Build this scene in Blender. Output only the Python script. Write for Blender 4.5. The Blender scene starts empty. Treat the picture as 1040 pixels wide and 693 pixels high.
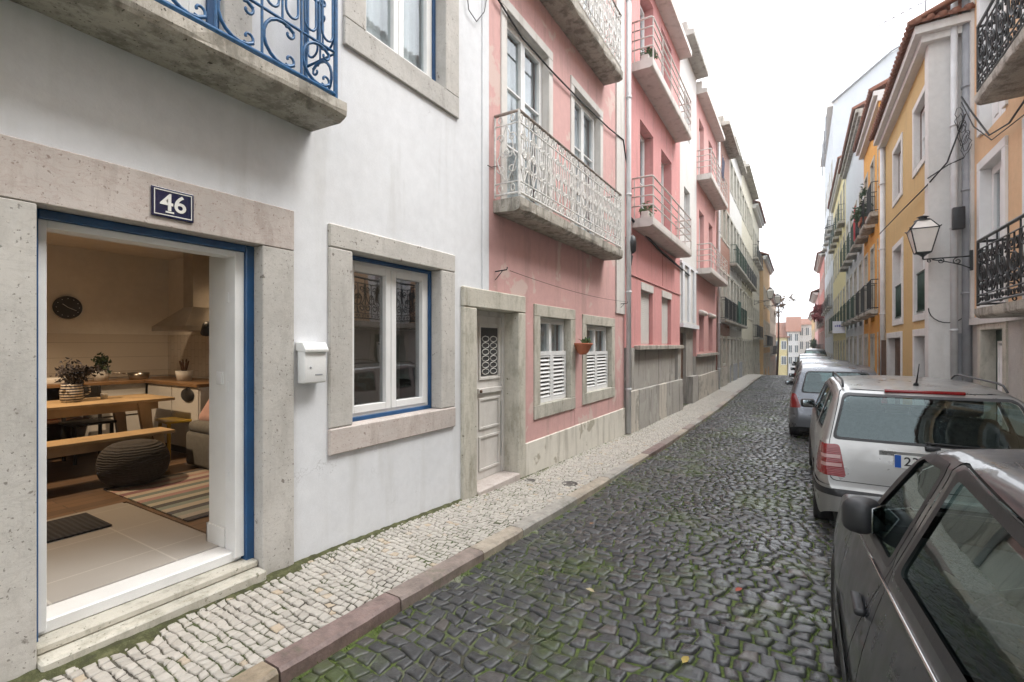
import bpy, bmesh, math, random
from mathutils import Vector, Matrix, geometry, noise
random.seed(7)
rad = math.radians
scene = bpy.context.scene
COL = scene.collection
# ------------------------------------------------------------------ camera
CH = 1.62
cam_d = bpy.data.cameras.new('camera'); cam = bpy.data.objects.new('camera', cam_d); COL.objects.link(cam)
cam.location = (0, 0, CH); cam.rotation_euler = (rad(90), 0, rad(31.1))
cam_d.sensor_width = 36; cam_d.lens = 484 / 1040 * 36; cam_d.shift_y = 0.0034
cam_d.clip_start = 0.05; cam_d.clip_end = 3000
scene.camera = cam
# ------------------------------------------------------------------ world, sun, exposure
world = bpy.data.worlds.new('World'); scene.world = world; world.use_nodes = True
nt = world.node_tree; nt.nodes.clear()
sky = nt.nodes.new('ShaderNodeTexSky'); sky.sky_type = 'NISHITA'; sky.sun_disc = False
SUN_EL, SUN_AZ = 58, 60
sky.sun_elevation = rad(SUN_EL); sky.sun_rotation = rad(SUN_AZ); sky.air_density = 1.0; sky.dust_density = 4.0; sky.ozone_density = 1.0
hs = nt.nodes.new('ShaderNodeHueSaturation'); hs.inputs['Saturation'].default_value = 0.10
mxs = nt.nodes.new('ShaderNodeMixRGB'); mxs.inputs[0].default_value = 0.72; mxs.inputs[2].default_value = (7.6, 7.9, 8.3, 1)
bg = nt.nodes.new('ShaderNodeBackground'); bg.inputs[1].default_value = 0.12
wo = nt.nodes.new('ShaderNodeOutputWorld')
nt.links.new(sky.outputs[0], hs.inputs['Color']); nt.links.new(hs.outputs[0], mxs.inputs[1]); nt.links.new(mxs.outputs[0], bg.inputs[0]); nt.links.new(bg.outputs[0], wo.inputs[0])
sd = bpy.data.lights.new('sun', 'SUN'); sd.energy = 0.9; sd.angle = rad(25); sd.color = (1.0, 0.96, 0.9)
so = bpy.data.objects.new('sun', sd); COL.objects.link(so)
dirv = Vector((math.sin(rad(SUN_AZ)) * math.cos(rad(SUN_EL)), math.cos(rad(SUN_AZ)) * math.cos(rad(SUN_EL)), math.sin(rad(SUN_EL))))
so.rotation_euler = dirv.to_track_quat('Z', 'Y').to_euler(); so.location = (0, 0, 30)
vs = scene.view_settings; vs.view_transform = 'Standard'; vs.look = 'None'; vs.gamma = 1; vs.exposure = 1.88; vs.use_curve_mapping = False
scene.render.engine = 'CYCLES'
scene.cycles.max_bounces = 8; scene.cycles.transparent_max_bounces = 12; scene.cycles.use_denoising = True
# ------------------------------------------------------------------ helpers: measured points on a plane of the street
def _ray(px):
    r = (px - 520) / 484; return (.8563 * r - .5165, .5165 * r + .8563)
def W(px, py, X):            # point of the wall plane x = X  -> (y, z)
    dx, dy = _ray(px); Z = X / dx; return (dy * Z, CH + (350 - py) / 484 * Z)
def WY(px, py, Y):           # plane y = Y -> (x, z)
    dx, dy = _ray(px); Z = Y / dy; return (dx * Z, CH + (350 - py) / 484 * Z)
def lerpt(t, x):
    if x <= t[0][0]: return t[0][1]
    for (a, b), (c, d) in zip(t, t[1:]):
        if x <= c: return b + (d - b) * (x - a) / (c - a)
    return t[-1][1]
SW = [(-8, .16), (0, .10), (2, .06), (4, -.04), (5.3, -.10), (9.5, -.23), (15, -.33), (30, -.36), (36, -.42), (42, -.7), (60, -2.0), (100, -4.6), (200, -6)]
def zsw(y): return (lerpt(SW, y - .6) + lerpt(SW, y) + lerpt(SW, y + .6)) / 3
def zrd(y): return zsw(y) - .075
# ------------------------------------------------------------------ helpers: materials
class NT:
    def __init__(s, name):
        s.m = bpy.data.materials.new(name); s.m.use_nodes = True; s.t = s.m.node_tree
        s.b = s.t.nodes['Principled BSDF']; s.out = s.t.nodes['Material Output']
        s.tc = s.t.nodes.new('ShaderNodeTexCoord').outputs['Object']
    def n(s, typ, **kw):
        x = s.t.nodes.new(typ)
        for k, v in kw.items(): setattr(x, k, v)
        return x
    def l(s, a, b): s.t.links.new(a, b)
    def vec(s, scale):
        m = s.n('ShaderNodeMapping'); m.inputs['Scale'].default_value = scale; s.l(s.tc, m.inputs[0]); return m.outputs[0]
    def noise(s, scale, detail=4, rough=.55, stretch=(1, 1, 1), dist=0):
        x = s.n('ShaderNodeTexNoise'); x.inputs['Scale'].default_value = scale; x.inputs['Detail'].default_value = detail
        x.inputs['Roughness'].default_value = rough; x.inputs['Distortion'].default_value = dist
        s.l(s.vec(stretch), x.inputs['Vector']); return x.outputs['Fac']
    def ramp(s, fac, stops):
        r = s.n('ShaderNodeValToRGB'); e = r.color_ramp.elements
        while len(e) < len(stops): e.new(.5)
        for q, (p, c) in zip(e, stops): q.position = p; q.color = (*c, 1) if isinstance(c, tuple) else (c, c, c, 1)
        s.l(fac, r.inputs[0]); return r.outputs[0]
    def mix(s, fac, a, b, mode='MIX'):
        x = s.n('ShaderNodeMixRGB', blend_type=mode)
        for i, v in enumerate((fac, a, b)):
            if isinstance(v, (int, float)): x.inputs[i].default_value = v if i == 0 else (v, v, v, 1)
            elif isinstance(v, tuple): x.inputs[i].default_value = (*v, 1)
            else: s.l(v, x.inputs[i])
        return x.outputs[0]
    def bump(s, h, strength=.3, dist=.01, prev=None):
        b = s.n('ShaderNodeBump'); b.inputs['Strength'].default_value = strength; b.inputs['Distance'].default_value = dist
        s.l(h, b.inputs['Height'])
        if prev is not None: s.l(prev, b.inputs['Normal'])
        s.l(b.outputs[0], s.b.inputs['Normal']); return b.outputs[0]
    def set(s, **kw):
        for k, v in kw.items():
            i = s.b.inputs[{'col': 'Base Color', 'rough': 'Roughness', 'metal': 'Metallic', 'spec': 'Specular IOR Level', 'coat': 'Coat Weight'}[k]]
            if isinstance(v, tuple): i.default_value = (*v, 1)
            elif isinstance(v, (int, float)): i.default_value = v
            else: s.l(v, i)
        return s.m
MATS = {}
def sc(c, k): return tuple(min(1, x * k) for x in c)
def simple(name, col, rough=.5, metal=0, var=.12, scale=6, bump=.15, bs=40):
    if name in MATS: return MATS[name]
    t = NT(name); f = t.noise(scale, 3)
    t.set(col=t.ramp(f, [(.3, sc(col, 1 - var)), (.7, sc(col, 1 + var))]), rough=rough, metal=metal)
    if bump: t.bump(t.noise(bs, 3), bump, .004)
    MATS[name] = t.m; return t.m
def plaster(name, col, stain=(.25, .23, .2), amt=.35, patch=None, pamt=.62, rough=.85, streak=1.0):
    if name in MATS: return MATS[name]
    t = NT(name)
    c = t.ramp(t.noise(.9, 4), [(.3, sc(col, .9)), (.7, sc(col, 1.06))])
    c = t.mix(.5, c, t.ramp(t.noise(9, 5, .65), [(.3, sc(col, .88)), (.72, sc(col, 1.08))]))
    st = t.ramp(t.noise(1.6 * streak, 5, .6, (3.2, 3.2, .35)), [(.53, 0.0), (.78, 1.0)])
    k = t.n('ShaderNodeMath', operation='MULTIPLY'); k.inputs[1].default_value = amt; t.l(st, k.inputs[0])
    c = t.mix(k.outputs[0], c, stain)
    if patch:
        pm = t.ramp(t.noise(1.7, 8, .62, (1, 1, 1), .4), [(pamt, 0.0), (pamt + .03, 1.0)])
        c = t.mix(pm, c, patch)
    if name == 'white_wall':
        vo = t.n('ShaderNodeTexVoronoi', feature='DISTANCE_TO_EDGE'); vo.inputs['Scale'].default_value = .9
        vm = t.n('ShaderNodeVectorMath', operation='ADD'); nn = t.n('ShaderNodeTexNoise'); nn.inputs['Scale'].default_value = 3.5; nn.inputs['Detail'].default_value = 6; t.l(t.tc, nn.inputs['Vector']); t.l(t.tc, vm.inputs[0]); t.l(nn.outputs['Color'], vm.inputs[1]); t.l(vm.outputs[0], vo.inputs['Vector'])
        cr = t.ramp(vo.outputs['Distance'], [(0, .55), (.0035, 0.0)]); k2 = t.n('ShaderNodeMath', operation='MULTIPLY'); t.l(cr, k2.inputs[0]); t.l(t.ramp(t.noise(.7, 3), [(.52, 0.0), (.62, .8)]), k2.inputs[1]); c = t.mix(k2.outputs[0], c, (.3, .3, .3))
    t.set(col=c, rough=rough, spec=.25)
    b = t.bump(t.noise(1.3, 3), .25, .03); t.bump(t.noise(55, 4, .6), .22, .004, b)
    MATS[name] = t.m; return t.m
def stone(name, col, vein=(.3, .25, .24), amt=.5, pit=.5, dirt=(.16, .15, .13), damt=.35, dth=.52):
    if name in MATS: return MATS[name]
    t = NT(name)
    c = t.ramp(t.noise(2.2, 6, .6), [(.3, sc(col, .82)), (.7, sc(col, 1.12))])
    v = t.ramp(t.noise(5, 7, .65, (1, 1, 2.6), 1.4), [(.47, 0.0), (.5, 1.0), (.53, 0.0)])
    k = t.n('ShaderNodeMath', operation='MULTIPLY'); k.inputs[1].default_value = amt; t.l(v, k.inputs[0])
    c = t.mix(k.outputs[0], c, vein)
    d = t.ramp(t.noise(3.1, 8, .7, (2, 2, .8)), [(dth, 0.0), (dth + .11, damt)])
    c = t.mix(d, c, dirt)
    big = t.ramp(t.noise(.9, 5, .6), [(.38, sc(col, .80)), (.62, sc(col, 1.12))]); c = t.mix(.45, c, big)
    dr = t.ramp(t.noise(2.6, 6, .65, (4, 4, .45)), [(.56, 0.0), (.72, damt * .55)]); c = t.mix(dr, c, sc(dirt, .75))
    h2 = t.ramp(t.noise(17, 3, .5), [(.70, 0.0), (.735, min(1, pit * 1.3))]); c = t.mix(h2, c, sc(dirt, .9))
    sp = t.ramp(t.noise(60, 2, .5), [(.66, 0.0), (.7, pit)])
    c = t.mix(sp, c, sc(dirt, .8))
    gi = t.n('ShaderNodeNewGeometry'); c = t.mix(.8, c, t.ramp(gi.outputs['Random Per Island'], [(0, (.80, .79, .77)), (.5, (.94, .94, .93)), (1, (1, .985, .96))]), 'MULTIPLY')
    t.set(col=c, rough=.75, spec=.3)
    b = t.bump(t.noise(14, 6, .6), .35, .012); inv = t.n('ShaderNodeInvert'); t.l(sp, inv.inputs['Color']); t.bump(inv.outputs[0], .4, .004, b)
    MATS[name] = t.m; return t.m
def glassmat(name, tint, spec=1.6, rough=.015):
    if name in MATS: return MATS[name]
    t = NT(name)
    fr = t.n('ShaderNodeFresnel'); fr.inputs[0].default_value = spec
    tr = t.n('ShaderNodeBsdfTransparent'); tr.inputs[0].default_value = (*tint, 1)
    gl = t.n('ShaderNodeBsdfGlossy'); gl.inputs[1].default_value = rough; gl.inputs[0].default_value = (.80, .94, .95, 1) if 'car' in name else (.95, .97, 1, 1)
    wv = t.n('ShaderNodeBump'); wv.inputs['Strength'].default_value = .05; wv.inputs['Distance'].default_value = .02; t.l(t.noise(2.5, 2), wv.inputs['Height']); t.l(wv.outputs[0], gl.inputs['Normal'])
    ge = t.n('ShaderNodeNewGeometry'); sb = t.n('ShaderNodeMath', operation='SUBTRACT'); sb.inputs[0].default_value = 1; t.l(ge.outputs['Backfacing'], sb.inputs[1])
    ml = t.n('ShaderNodeMath', operation='MULTIPLY'); t.l(sb.outputs[0], ml.inputs[0]); t.l(fr.outputs[0], ml.inputs[1])
    mx = t.n('ShaderNodeMixShader'); t.l(ml.outputs[0], mx.inputs[0]); t.l(tr.outputs[0], mx.inputs[1]); t.l(gl.outputs[0], mx.inputs[2])
    t.l(mx.outputs[0], t.out.inputs['Surface']); MATS[name] = t.m; return t.m
def carpaint(name, col, metal=.55, rough=.32, dirt=.3):
    t = NT(name); f = t.noise(3.5, 6, .65)
    c = t.mix(t.ramp(f, [(.45, 0.0), (.8, dirt)]), col, (.2, .19, .17))
    t.set(col=c, metal=metal, rough=t.ramp(t.noise(6, 5), [(.3, rough * .75), (.7, rough * 1.35)]), coat=.5)
    t.bump(t.noise(250, 2), .05, .001); MATS[name] = t.m; return t.m
def emat(name, col, s):
    t = NT(name); t.b.inputs['Emission Color'].default_value = (*col, 1); t.b.inputs['Emission Strength'].default_value = s; MATS[name] = t.m; return t.m
# ------------------------------------------------------------------ helpers: meshes
class MB:
    def __init__(s): s.v = []; s.f = []; s.m = []; s.sm = []
    def add(s, vs, fs, mi=0, smooth=False):
        o = len(s.v); s.v += [tuple(p) for p in vs]
        for f in fs: s.f.append(tuple(i + o for i in f)); s.m.append(mi); s.sm.append(smooth)
    def box(s, x0, x1, y0, y1, z0, z1, mi=0):
        x0, x1 = sorted((x0, x1)); y0, y1 = sorted((y0, y1)); z0, z1 = sorted((z0, z1))
        s.add([(x0, y0, z0), (x1, y0, z0), (x1, y1, z0), (x0, y1, z0), (x0, y0, z1), (x1, y0, z1), (x1, y1, z1), (x0, y1, z1)],
              [(0, 3, 2, 1), (4, 5, 6, 7), (0, 1, 5, 4), (1, 2, 6, 5), (2, 3, 7, 6), (3, 0, 4, 7)], mi)
        return s
    def rbox(s, c, size, rz=0, b=.02, mi=0, ry=0, rx=0, seg=2, smooth=True):
        bm = bmesh.new(); bmesh.ops.create_cube(bm, size=1)
        for v in bm.verts: v.co = Vector((v.co.x * size[0], v.co.y * size[1], v.co.z * size[2]))
        if b: bmesh.ops.bevel(bm, geom=bm.edges[:], offset=b, segments=seg, affect='EDGES', profile=.5)
        R = Matrix.Rotation(rz, 3, 'Z') @ Matrix.Rotation(ry, 3, 'Y') @ Matrix.Rotation(rx, 3, 'X')
        s.add([R @ v.co + Vector(c) for v in bm.verts], [[v.index for v in f.verts] for f in bm.faces], mi, smooth); bm.free(); return s
    def prism(s, poly, a, b, axis='x', mi=0):      # poly in the two other axes, extruded from a to b
        n = len(poly)
        P = {'x': lambda u, v, t: (t, u, v), 'y': lambda u, v, t: (u, t, v), 'z': lambda u, v, t: (u, v, t)}[axis]
        vs = [P(u, v, a) for u, v in poly] + [P(u, v, b) for u, v in poly]
        fs = [tuple(range(n))[::-1], tuple(range(n, 2 * n))] + [(i, (i + 1) % n, n + (i + 1) % n, n + i) for i in range(n)]
        s.add(vs, fs, mi); return s
    def tube(s, pts, r, n=6, mi=0, closed=False, smooth=True, cap=True):
        pts = [Vector(p) for p in pts]
        if len(pts) < 2: return s
        rs = r if isinstance(r, (list, tuple)) else [r] * len(pts)
        vs = []; up = None
        for i, p in enumerate(pts):
            if closed: d = pts[(i + 1) % len(pts)] - pts[i - 1]
            else: d = pts[min(i + 1, len(pts) - 1)] - pts[max(i - 1, 0)]
            if d.length < 1e-9: d = Vector((0, 0, 1))
            d.normalize()
            if up is None:
                up = Vector((0, 0, 1)) if abs(d.z) < .9 else Vector((1, 0, 0))
            a = up - d * up.dot(d)
            if a.length < 1e-4: a = d.orthogonal()
            a.normalize(); b = d.cross(a); up = a
            for k in range(n):
                t = 2 * math.pi * (k + .5) / n; vs.append(p + a * (math.cos(t) * rs[i]) + b * (math.sin(t) * rs[i]))
        L = len(pts); fs = []
        for i in range(L if closed else L - 1):
            j = (i + 1) % L
            for k in range(n): fs.append((i * n + k, i * n + (k + 1) % n, j * n + (k + 1) % n, j * n + k))
        if not closed and cap: fs += [tuple(range(n))[::-1], tuple((L - 1) * n + k for k in range(n))]
        s.add(vs, fs, mi, smooth); return s
    def lathe(s, prof, c, n=20, mi=0, axis='z', smooth=True, rot=None):
        vs = []
        for r, h in prof:
            for k in range(n):
                t = 2 * math.pi * k / n
                p = Vector((r * math.cos(t), r * math.sin(t), h))
                if axis == 'x': p = Vector((p.z, p.x, p.y))
                if axis == 'y': p = Vector((p.x, p.z, p.y))
                if rot: p = rot @ p
                vs.append(p + Vector(c))
        fs = [(i * n + k, i * n + (k + 1) % n, (i + 1) * n + (k + 1) % n, (i + 1) * n + k) for i in range(len(prof) - 1) for k in range(n)]
        if prof[0][0] > 1e-5: fs.append(tuple(range(n))[::-1])
        if prof[-1][0] > 1e-5: fs.append(tuple((len(prof) - 1) * n + k for k in range(n)))
        s.add(vs, fs, mi, smooth); return s
    def leaves(s, c, rad3, n, size, mi=0, seed=0, clump=0):
        rnd = random.Random(seed); C = Vector(c)
        cl = [Vector((rnd.gauss(0, .45) * rad3[0], rnd.gauss(0, .45) * rad3[1], rnd.gauss(0, .45) * rad3[2])) for _ in range(max(1, clump))]
        for _ in range(n):
            if clump: p = C + rnd.choice(cl) + Vector([rnd.gauss(0, .2) * q for q in rad3])
            else:
                d = Vector([rnd.gauss(0, 1) for _ in range(3)]).normalized() * rnd.random() ** .4
                p = C + Vector((d.x * rad3[0], d.y * rad3[1], d.z * rad3[2]))
            a = Vector([rnd.gauss(0, 1) for _ in range(3)]).normalized(); b = a.orthogonal().normalized(); k = size * rnd.uniform(.6, 1.3)
            n_ = a.cross(b) * (k * .18)
            s.add([p, p + a * k * .5 + b * k * .28 + n_, p + a * k, p + a * k * .5 - b * k * .28 + n_], [(0, 1, 2), (0, 2, 3)], mi)
        return s
def wpos(o):
    p = Vector((0, 0, 0))
    while o: p += o.location; o = o.parent
    return p
def tag(o, label=None, cat=None, group=None, kind=None):
    if label: o['label'] = label
    if cat: o['category'] = cat
    if group: o['group'] = group
    if kind: o['kind'] = kind
    return o
def thing(name, loc, label, cat, group=None):
    o = bpy.data.objects.new(name, None); COL.objects.link(o); o.location = loc; o.empty_display_size = .1
    return tag(o, label, cat, group)
def mk(name, mb, mats, parent=None, bevel=0, weld=True):
    if not mb.v: return None
    if not isinstance(mats, (list, tuple)): mats = [mats]
    me = bpy.data.meshes.new(name)
    if parent is not None: off = wpos(parent)
    else:
        xs = [p[0] for p in mb.v]; ys = [p[1] for p in mb.v]; zs = [p[2] for p in mb.v]
        off = Vector(((min(xs) + max(xs)) / 2, (min(ys) + max(ys)) / 2, min(zs)))
    me.from_pydata([(p[0] - off.x, p[1] - off.y, p[2] - off.z) for p in mb.v], [], mb.f)
    for m in mats: me.materials.append(m)
    me.polygons.foreach_set('material_index', mb.m); me.polygons.foreach_set('use_smooth', mb.sm)
    if bevel:
        bm = bmesh.new(); bm.from_mesh(me)
        es = [e for e in bm.edges if len(e.link_faces) == 2 and e.calc_face_angle(0) > .6]
        bmesh.ops.bevel(bm, geom=es, offset=bevel, segments=1, affect='EDGES', profile=.5, clamp_overlap=True)
        bm.to_mesh(me); bm.free()
    me.update()
    o = bpy.data.objects.new(name, me); COL.objects.link(o)
    if parent is not None: o.parent = parent
    else: o.location = off
    return o
def mks(name, mb, mats, parent=None, bevel=0):      # each separate piece becomes its own object
    k = 0; n = len(mb.f)
    while k < n:
        lo = min(mb.f[k]); hi = max(mb.f[k]); j = k + 1
        while j < n and min(mb.f[j]) <= hi: hi = max(hi, *mb.f[j]); lo = min(lo, *mb.f[j]); j += 1
        q = MB(); q.v = mb.v[lo:hi + 1]; q.f = [tuple(i - lo for i in f) for f in mb.f[k:j]]; q.m = mb.m[k:j]; q.sm = mb.sm[k:j]
        o = mk(name, q, mats, parent, bevel); k = j
    return o
def text_mb(txt, size, depth=.002, bold=0):
    cu = bpy.data.curves.new('t', 'FONT'); cu.body = txt; cu.size = size; cu.extrude = depth; cu.offset = bold; cu.align_x = 'CENTER'; cu.align_y = 'CENTER'; cu.resolution_u = 4
    o = bpy.data.objects.new('t', cu); COL.objects.link(o)
    me = bpy.data.meshes.new_from_object(o); vs = [v.co.copy() for v in me.vertices]; fs = [tuple(p.vertices) for p in me.polygons]
    bpy.data.objects.remove(o); bpy.data.curves.remove(cu); bpy.data.meshes.remove(me); return vs, fs
# ------------------------------------------------------------------ shared materials
M = {}
M['white_wall'] = plaster('white_wall', (.69, .705, .73), (.40, .39, .36), .42, streak=.7)
M['pink_wall'] = plaster('pink_wall', (.60, .365, .345), (.36, .25, .22), .75, (.60, .46, .42), .585)
M['pink_strong'] = plaster('pink_strong', (.60, .285, .275), (.30, .19, .17), .65, (.60, .36, .33), .64)
M['pink_pale'] = plaster('pink_pale', (.60, .33, .31), (.33, .22, .2), .6)
M['cream'] = plaster('cream', (.66, .63, .56), (.20, .18, .13), .85, (.40, .37, .30), .60)
M['cream2'] = plaster('cream2', (.58, .55, .46), (.3, .28, .24), .5)
M['ochre'] = plaster('ochre', (.55, .38, .17), (.34, .25, .14), .4)
M['orange'] = plaster('orange', (.72, .36, .08), (.45, .25, .1), .3)
M['peach'] = plaster('peach', (.68, .46, .28), (.4, .32, .22), .3)
M['yellow'] = plaster('yellow', (.64, .56, .30), (.36, .33, .22), .45)
M['brightyellow'] = plaster('brightyellow', (.72, .55, .2), (.4, .35, .2), .3)
M['offwhite'] = plaster('offwhite', (.64, .63, .61), (.38, .36, .33), .35)
M['orange_far'] = plaster('orange_far', (.58, .38, .19), (.4, .3, .2), .4)
M['greywall'] = plaster('greywall', (.36, .37, .39), (.25, .25, .25), .3)
M['palegrey'] = plaster('palegrey', (.52, .55, .58), (.38, .38, .38), .3)
M['redwall'] = plaster('redwall', (.48, .19, .16), (.3, .15, .12), .35)
M['brownwall'] = plaster('brownwall', (.30, .22, .17), (.17, .14, .11), .6)
M['concrete'] = plaster('concrete', (.37, .35, .32), (.055, .05, .045), .95, (.40, .385, .35), .57, streak=1.3)
M['conc_light'] = plaster('conc_light', (.53, .49, .43), (.07, .065, .055), .95, (.33, .31, .27), .58, streak=1.5)
M['slab'] = stone('slab', (.46, .43, .38), (.25, .22, .19), .6, .8, (.060, .052, .036), .9, .47)
M['slab_white'] = plaster('slab_white', (.60, .56, .53), (.27, .24, .2), .7)
M['stone_grey'] = stone('stone_grey', (.52, .505, .48), (.33, .31, .3), .55, .75, (.24, .22, .2), .4)
M['stone_pink'] = stone('stone_pink', (.52, .475, .45), (.38, .27, .24), .7, .6, (.27, .20, .17), .6)
M['stone_cream'] = stone('stone_cream', (.53, .51, .45), (.36, .33, .27), .5, .6, (.15, .14, .09), .7, .50)
M['white_paint'] = simple('white_paint', (.74, .745, .74), .4, var=.04)
M['white_old'] = plaster('white_old', (.62, .60, .57), (.3, .26, .22), .6, (.33, .3, .27), .68, rough=.6)
M['blue_paint'] = simple('blue_paint', (.012, .070, .185), .35, var=.15)
M['blue_iron'] = simple('blue_iron', (.012, .085, .21), .38, var=.3, scale=30)
M['white_iron'] = simple('white_iron', (.66, .65, .62), .5, var=.25, scale=20)
M['black_iron'] = simple('black_iron', (.012, .016, .017), .4, var=.3)
M['green_iron'] = simple('green_iron', (.015, .045, .03), .45, var=.3)
M['pipe_white'] = simple('pipe_white', (.58, .59, .6), .5, var=.12, scale=3)
M['pipe_grey'] = simple('pipe_grey', (.28, .29, .31), .5, var=.15, scale=3)
M['cable'] = simple('cable', (.015, .015, .016), .6)
M['wood_light'] = simple('wood_light', (.50, .36, .20), .5, var=.2, scale=4)
M['wood_dark'] = simple('wood_dark', (.10, .05, .025), .5, var=.25, scale=5)
M['glass'] = glassmat('glass', (.82, .85, .86), 1.9)
M['glass_house'] = glassmat('glass_house', (.6, .64, .64), 3.2)
M['car_glass'] = glassmat('car_glass', (.50, .62, .61), 1.7)
M['curtain'] = simple('curtain', (.80, .81, .81), .9, var=.12, scale=3)
M['painted_dark'] = simple('painted_dark', (.05, .05, .05), .9)  # near black, stands in for the unlit depth behind slats and door panel
M['terracotta'] = simple('terracotta', (.38, .12, .06), .8, var=.2)
M['leaf'] = simple('leaf', (.06, .11, .03), .6, var=.5, scale=30, bump=0)
M['leaf_dark'] = simple('leaf_dark', (.03, .06, .025), .6, var=.5, scale=30, bump=0)
M['leaf_red'] = simple('leaf_red', (.22, .04, .04), .6, var=.5, scale=30, bump=0)
M['black_plastic'] = simple('black_plastic', (.02, .02, .022), .45)
M['red_cloth'] = simple('red_cloth', (.4, .02, .03), .9)
t = NT('roof_tiles')
wv = t.n('ShaderNodeTexWave', bands_direction='Y'); wv.inputs['Scale'].default_value = 2.2; wv.inputs['Distortion'].default_value = .3; t.l(t.tc, wv.inputs['Vector'])
t.set(col=t.mix(t.noise(3, 6, .7), (.15, .055, .035), (.29, .14, .09)), rough=.85); t.bump(wv.outputs['Fac'], .8, .06); M['roof'] = t.m
t = NT('azulejo'); bk = t.n('ShaderNodeTexBrick'); bk.inputs['Scale'].default_value = 5; bk.inputs['Color1'].default_value = (.33, .13, .08, 1); bk.inputs['Color2'].default_value = (.26, .10, .07, 1); bk.inputs['Mortar'].default_value = (.35, .28, .22, 1)
mp = t.n('ShaderNodeMapping'); mp.inputs['Rotation'].default_value = (0, rad(90), rad(90)); t.l(t.tc, mp.inputs[0]); t.l(mp.outputs[0], bk.inputs['Vector']); t.set(col=bk.outputs[0], rough=.5); M['tiles_brown'] = t.m
# ================================================================== GROUND
KX0, KX1 = -2.27, -2.13          # left kerb
RX0, RX1 = 1.84, 1.97            # right kerb
def sheet(name, xs, ys, zf, mat, kind='structure'):
    mb = MB(); nx = len(xs)
    mb.add([(x, y, zf(x, y)) for y in ys for x in xs], [(j * nx + i, j * nx + i + 1, (j + 1) * nx + i + 1, (j + 1) * nx + i) for j in range(len(ys) - 1) for i in range(nx - 1)], 0, True)
    o = mk(name, mb, mat); o['kind'] = kind; return o
ysA = [-8 + .5 * i for i in range(97)] + [42, 45, 50, 56, 62, 70, 80, 90, 100, 115, 130, 160, 200]
# joint filling (earth, moss, lime)
t = NT('joint_road')
c = t.ramp(t.noise(7, 6, .7), [(.35, (.040, .035, .026)), (.62, (.11, .098, .078))])
sx_ = t.n('ShaderNodeSeparateXYZ'); t.l(t.tc, sx_.inputs[0]); mp_ = t.n('ShaderNodeMapRange'); mp_.inputs[1].default_value = -2.1; mp_.inputs[2].default_value = -.6; mp_.inputs[3].default_value = .13; mp_.inputs[4].default_value = -.12; t.l(sx_.outputs[0], mp_.inputs[0])
ad_ = t.n('ShaderNodeMath', operation='ADD'); t.l(mp_.outputs[0], ad_.inputs[0]); t.l(t.noise(2.2, 7, .7), ad_.inputs[1])
c = t.mix(t.ramp(ad_.outputs[0], [(.50, 0.0), (.58, 1.0)]), c, (.34, .33, .29))
ms = t.ramp(t.noise(1.1, 8, .75), [(.38, 0.0), (.50, 1.0)])
c = t.mix(ms, c, t.ramp(t.noise(40, 3), [(.3, (.035, .055, .012)), (.7, (.12, .16, .035))]))
t.set(col=c, rough=.9); t.bump(t.noise(60, 5, .7), .8, .01); M['joint_road'] = t.m
t = NT('joint_walk')
c = t.ramp(t.noise(9, 6, .7), [(.35, (.045, .04, .032)), (.6, (.12, .11, .088))])
c = t.mix(t.ramp(t.noise(1.6, 6, .7), [(.44, 0.0), (.55, .9)]), c, (.06, .08, .022))
t.set(col=c, rough=.95); t.bump(t.noise(70, 5, .7), .8, .008); M['joint_walk'] = t.m
def stonemat(name, stops, rough, moss=None, mossth=.55, dust=None):
    t = NT(name); g = t.n('ShaderNodeNewGeometry')
    c = t.ramp(g.outputs['Random Per Island'], stops)
    c = t.mix(.55, c, t.mix(t.noise(28, 5, .7), sc(stops[0][1], .6), sc(stops[1][1], 1.35)))
    if dust:
        c = t.mix(t.ramp(t.noise(1.3, 9, .78), [(.57, 0.0), (.66, .6)]), c, dust)
    if moss:
        c = t.mix(t.ramp(t.noise(1.1, 8, .72), [(mossth, 0.0), (mossth + .12, .8)]), c, moss)
    t.set(col=c, rough=t.ramp(t.noise(2.4, 5, .6), [(.35, rough), (.7, min(1, rough + .3))]), spec=.5)
    b = t.bump(t.noise(26, 4, .6), .35, .012); t.bump(t.noise(160, 4, .7), .35, .002, b); return t.m
M['basalt'] = stonemat('basalt', [(0, (.036, .036, .037)), (.5, (.062, .063, .065)), (.92, (.092, .092, .090)), (1, (.16, .13, .11))], .20, (.065, .09, .026), .515, (.20, .19, .17))
M['limestone'] = stonemat('limestone', [(0, (.33, .305, .27)), (.45, (.45, .42, .375)), (.96, (.54, .505, .455)), (.985, (.48, .34, .19))], .55, (.14, .14, .08), .70)
t = NT('far_cobbles'); vo = t.n('ShaderNodeTexVoronoi'); vo.inputs['Scale'].default_value = 9; t.l(t.vec((1, 1, 0)), vo.inputs['Vector'])
t.set(col=t.mix(t.noise(2.5, 6, .7), (.035, .037, .04), (.11, .11, .10)), rough=.38); t.bump(vo.outputs['Distance'], .6, .03); M['far_cobbles'] = t.m
t = NT('far_walk'); vo = t.n('ShaderNodeTexVoronoi'); vo.inputs['Scale'].default_value = 16; t.l(t.vec((1, 1, 0)), vo.inputs['Vector'])
t.set(col=t.mix(t.noise(2, 6, .7), (.33, .31, .27), (.50, .47, .42)), rough=.6); t.bump(vo.outputs['Distance'], .5, .015); M['far_walk'] = t.m
M['soil'] = simple('soil', (.10, .095, .08), .95)
def camber(x, y): return .035 * (1 - ((x + .15) / 2.0) ** 2) + .012 * math.sin(x * 2.1 + y * .9) + .010 * math.sin(y * 1.7 - x)
def zroad(x, y): return zrd(y) + camber(x, y)
NEAR = 19.0; FARY = 44.0
g = sheet('ground', [-400, -60, -12, -3.6, -3.0, 0, 2.9, 12, 60, 400], [-120, -30] + ysA + [400, 1500], lambda x, y: zrd(y) - .14 if y < 200 else -6.3, M['soil'])
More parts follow.
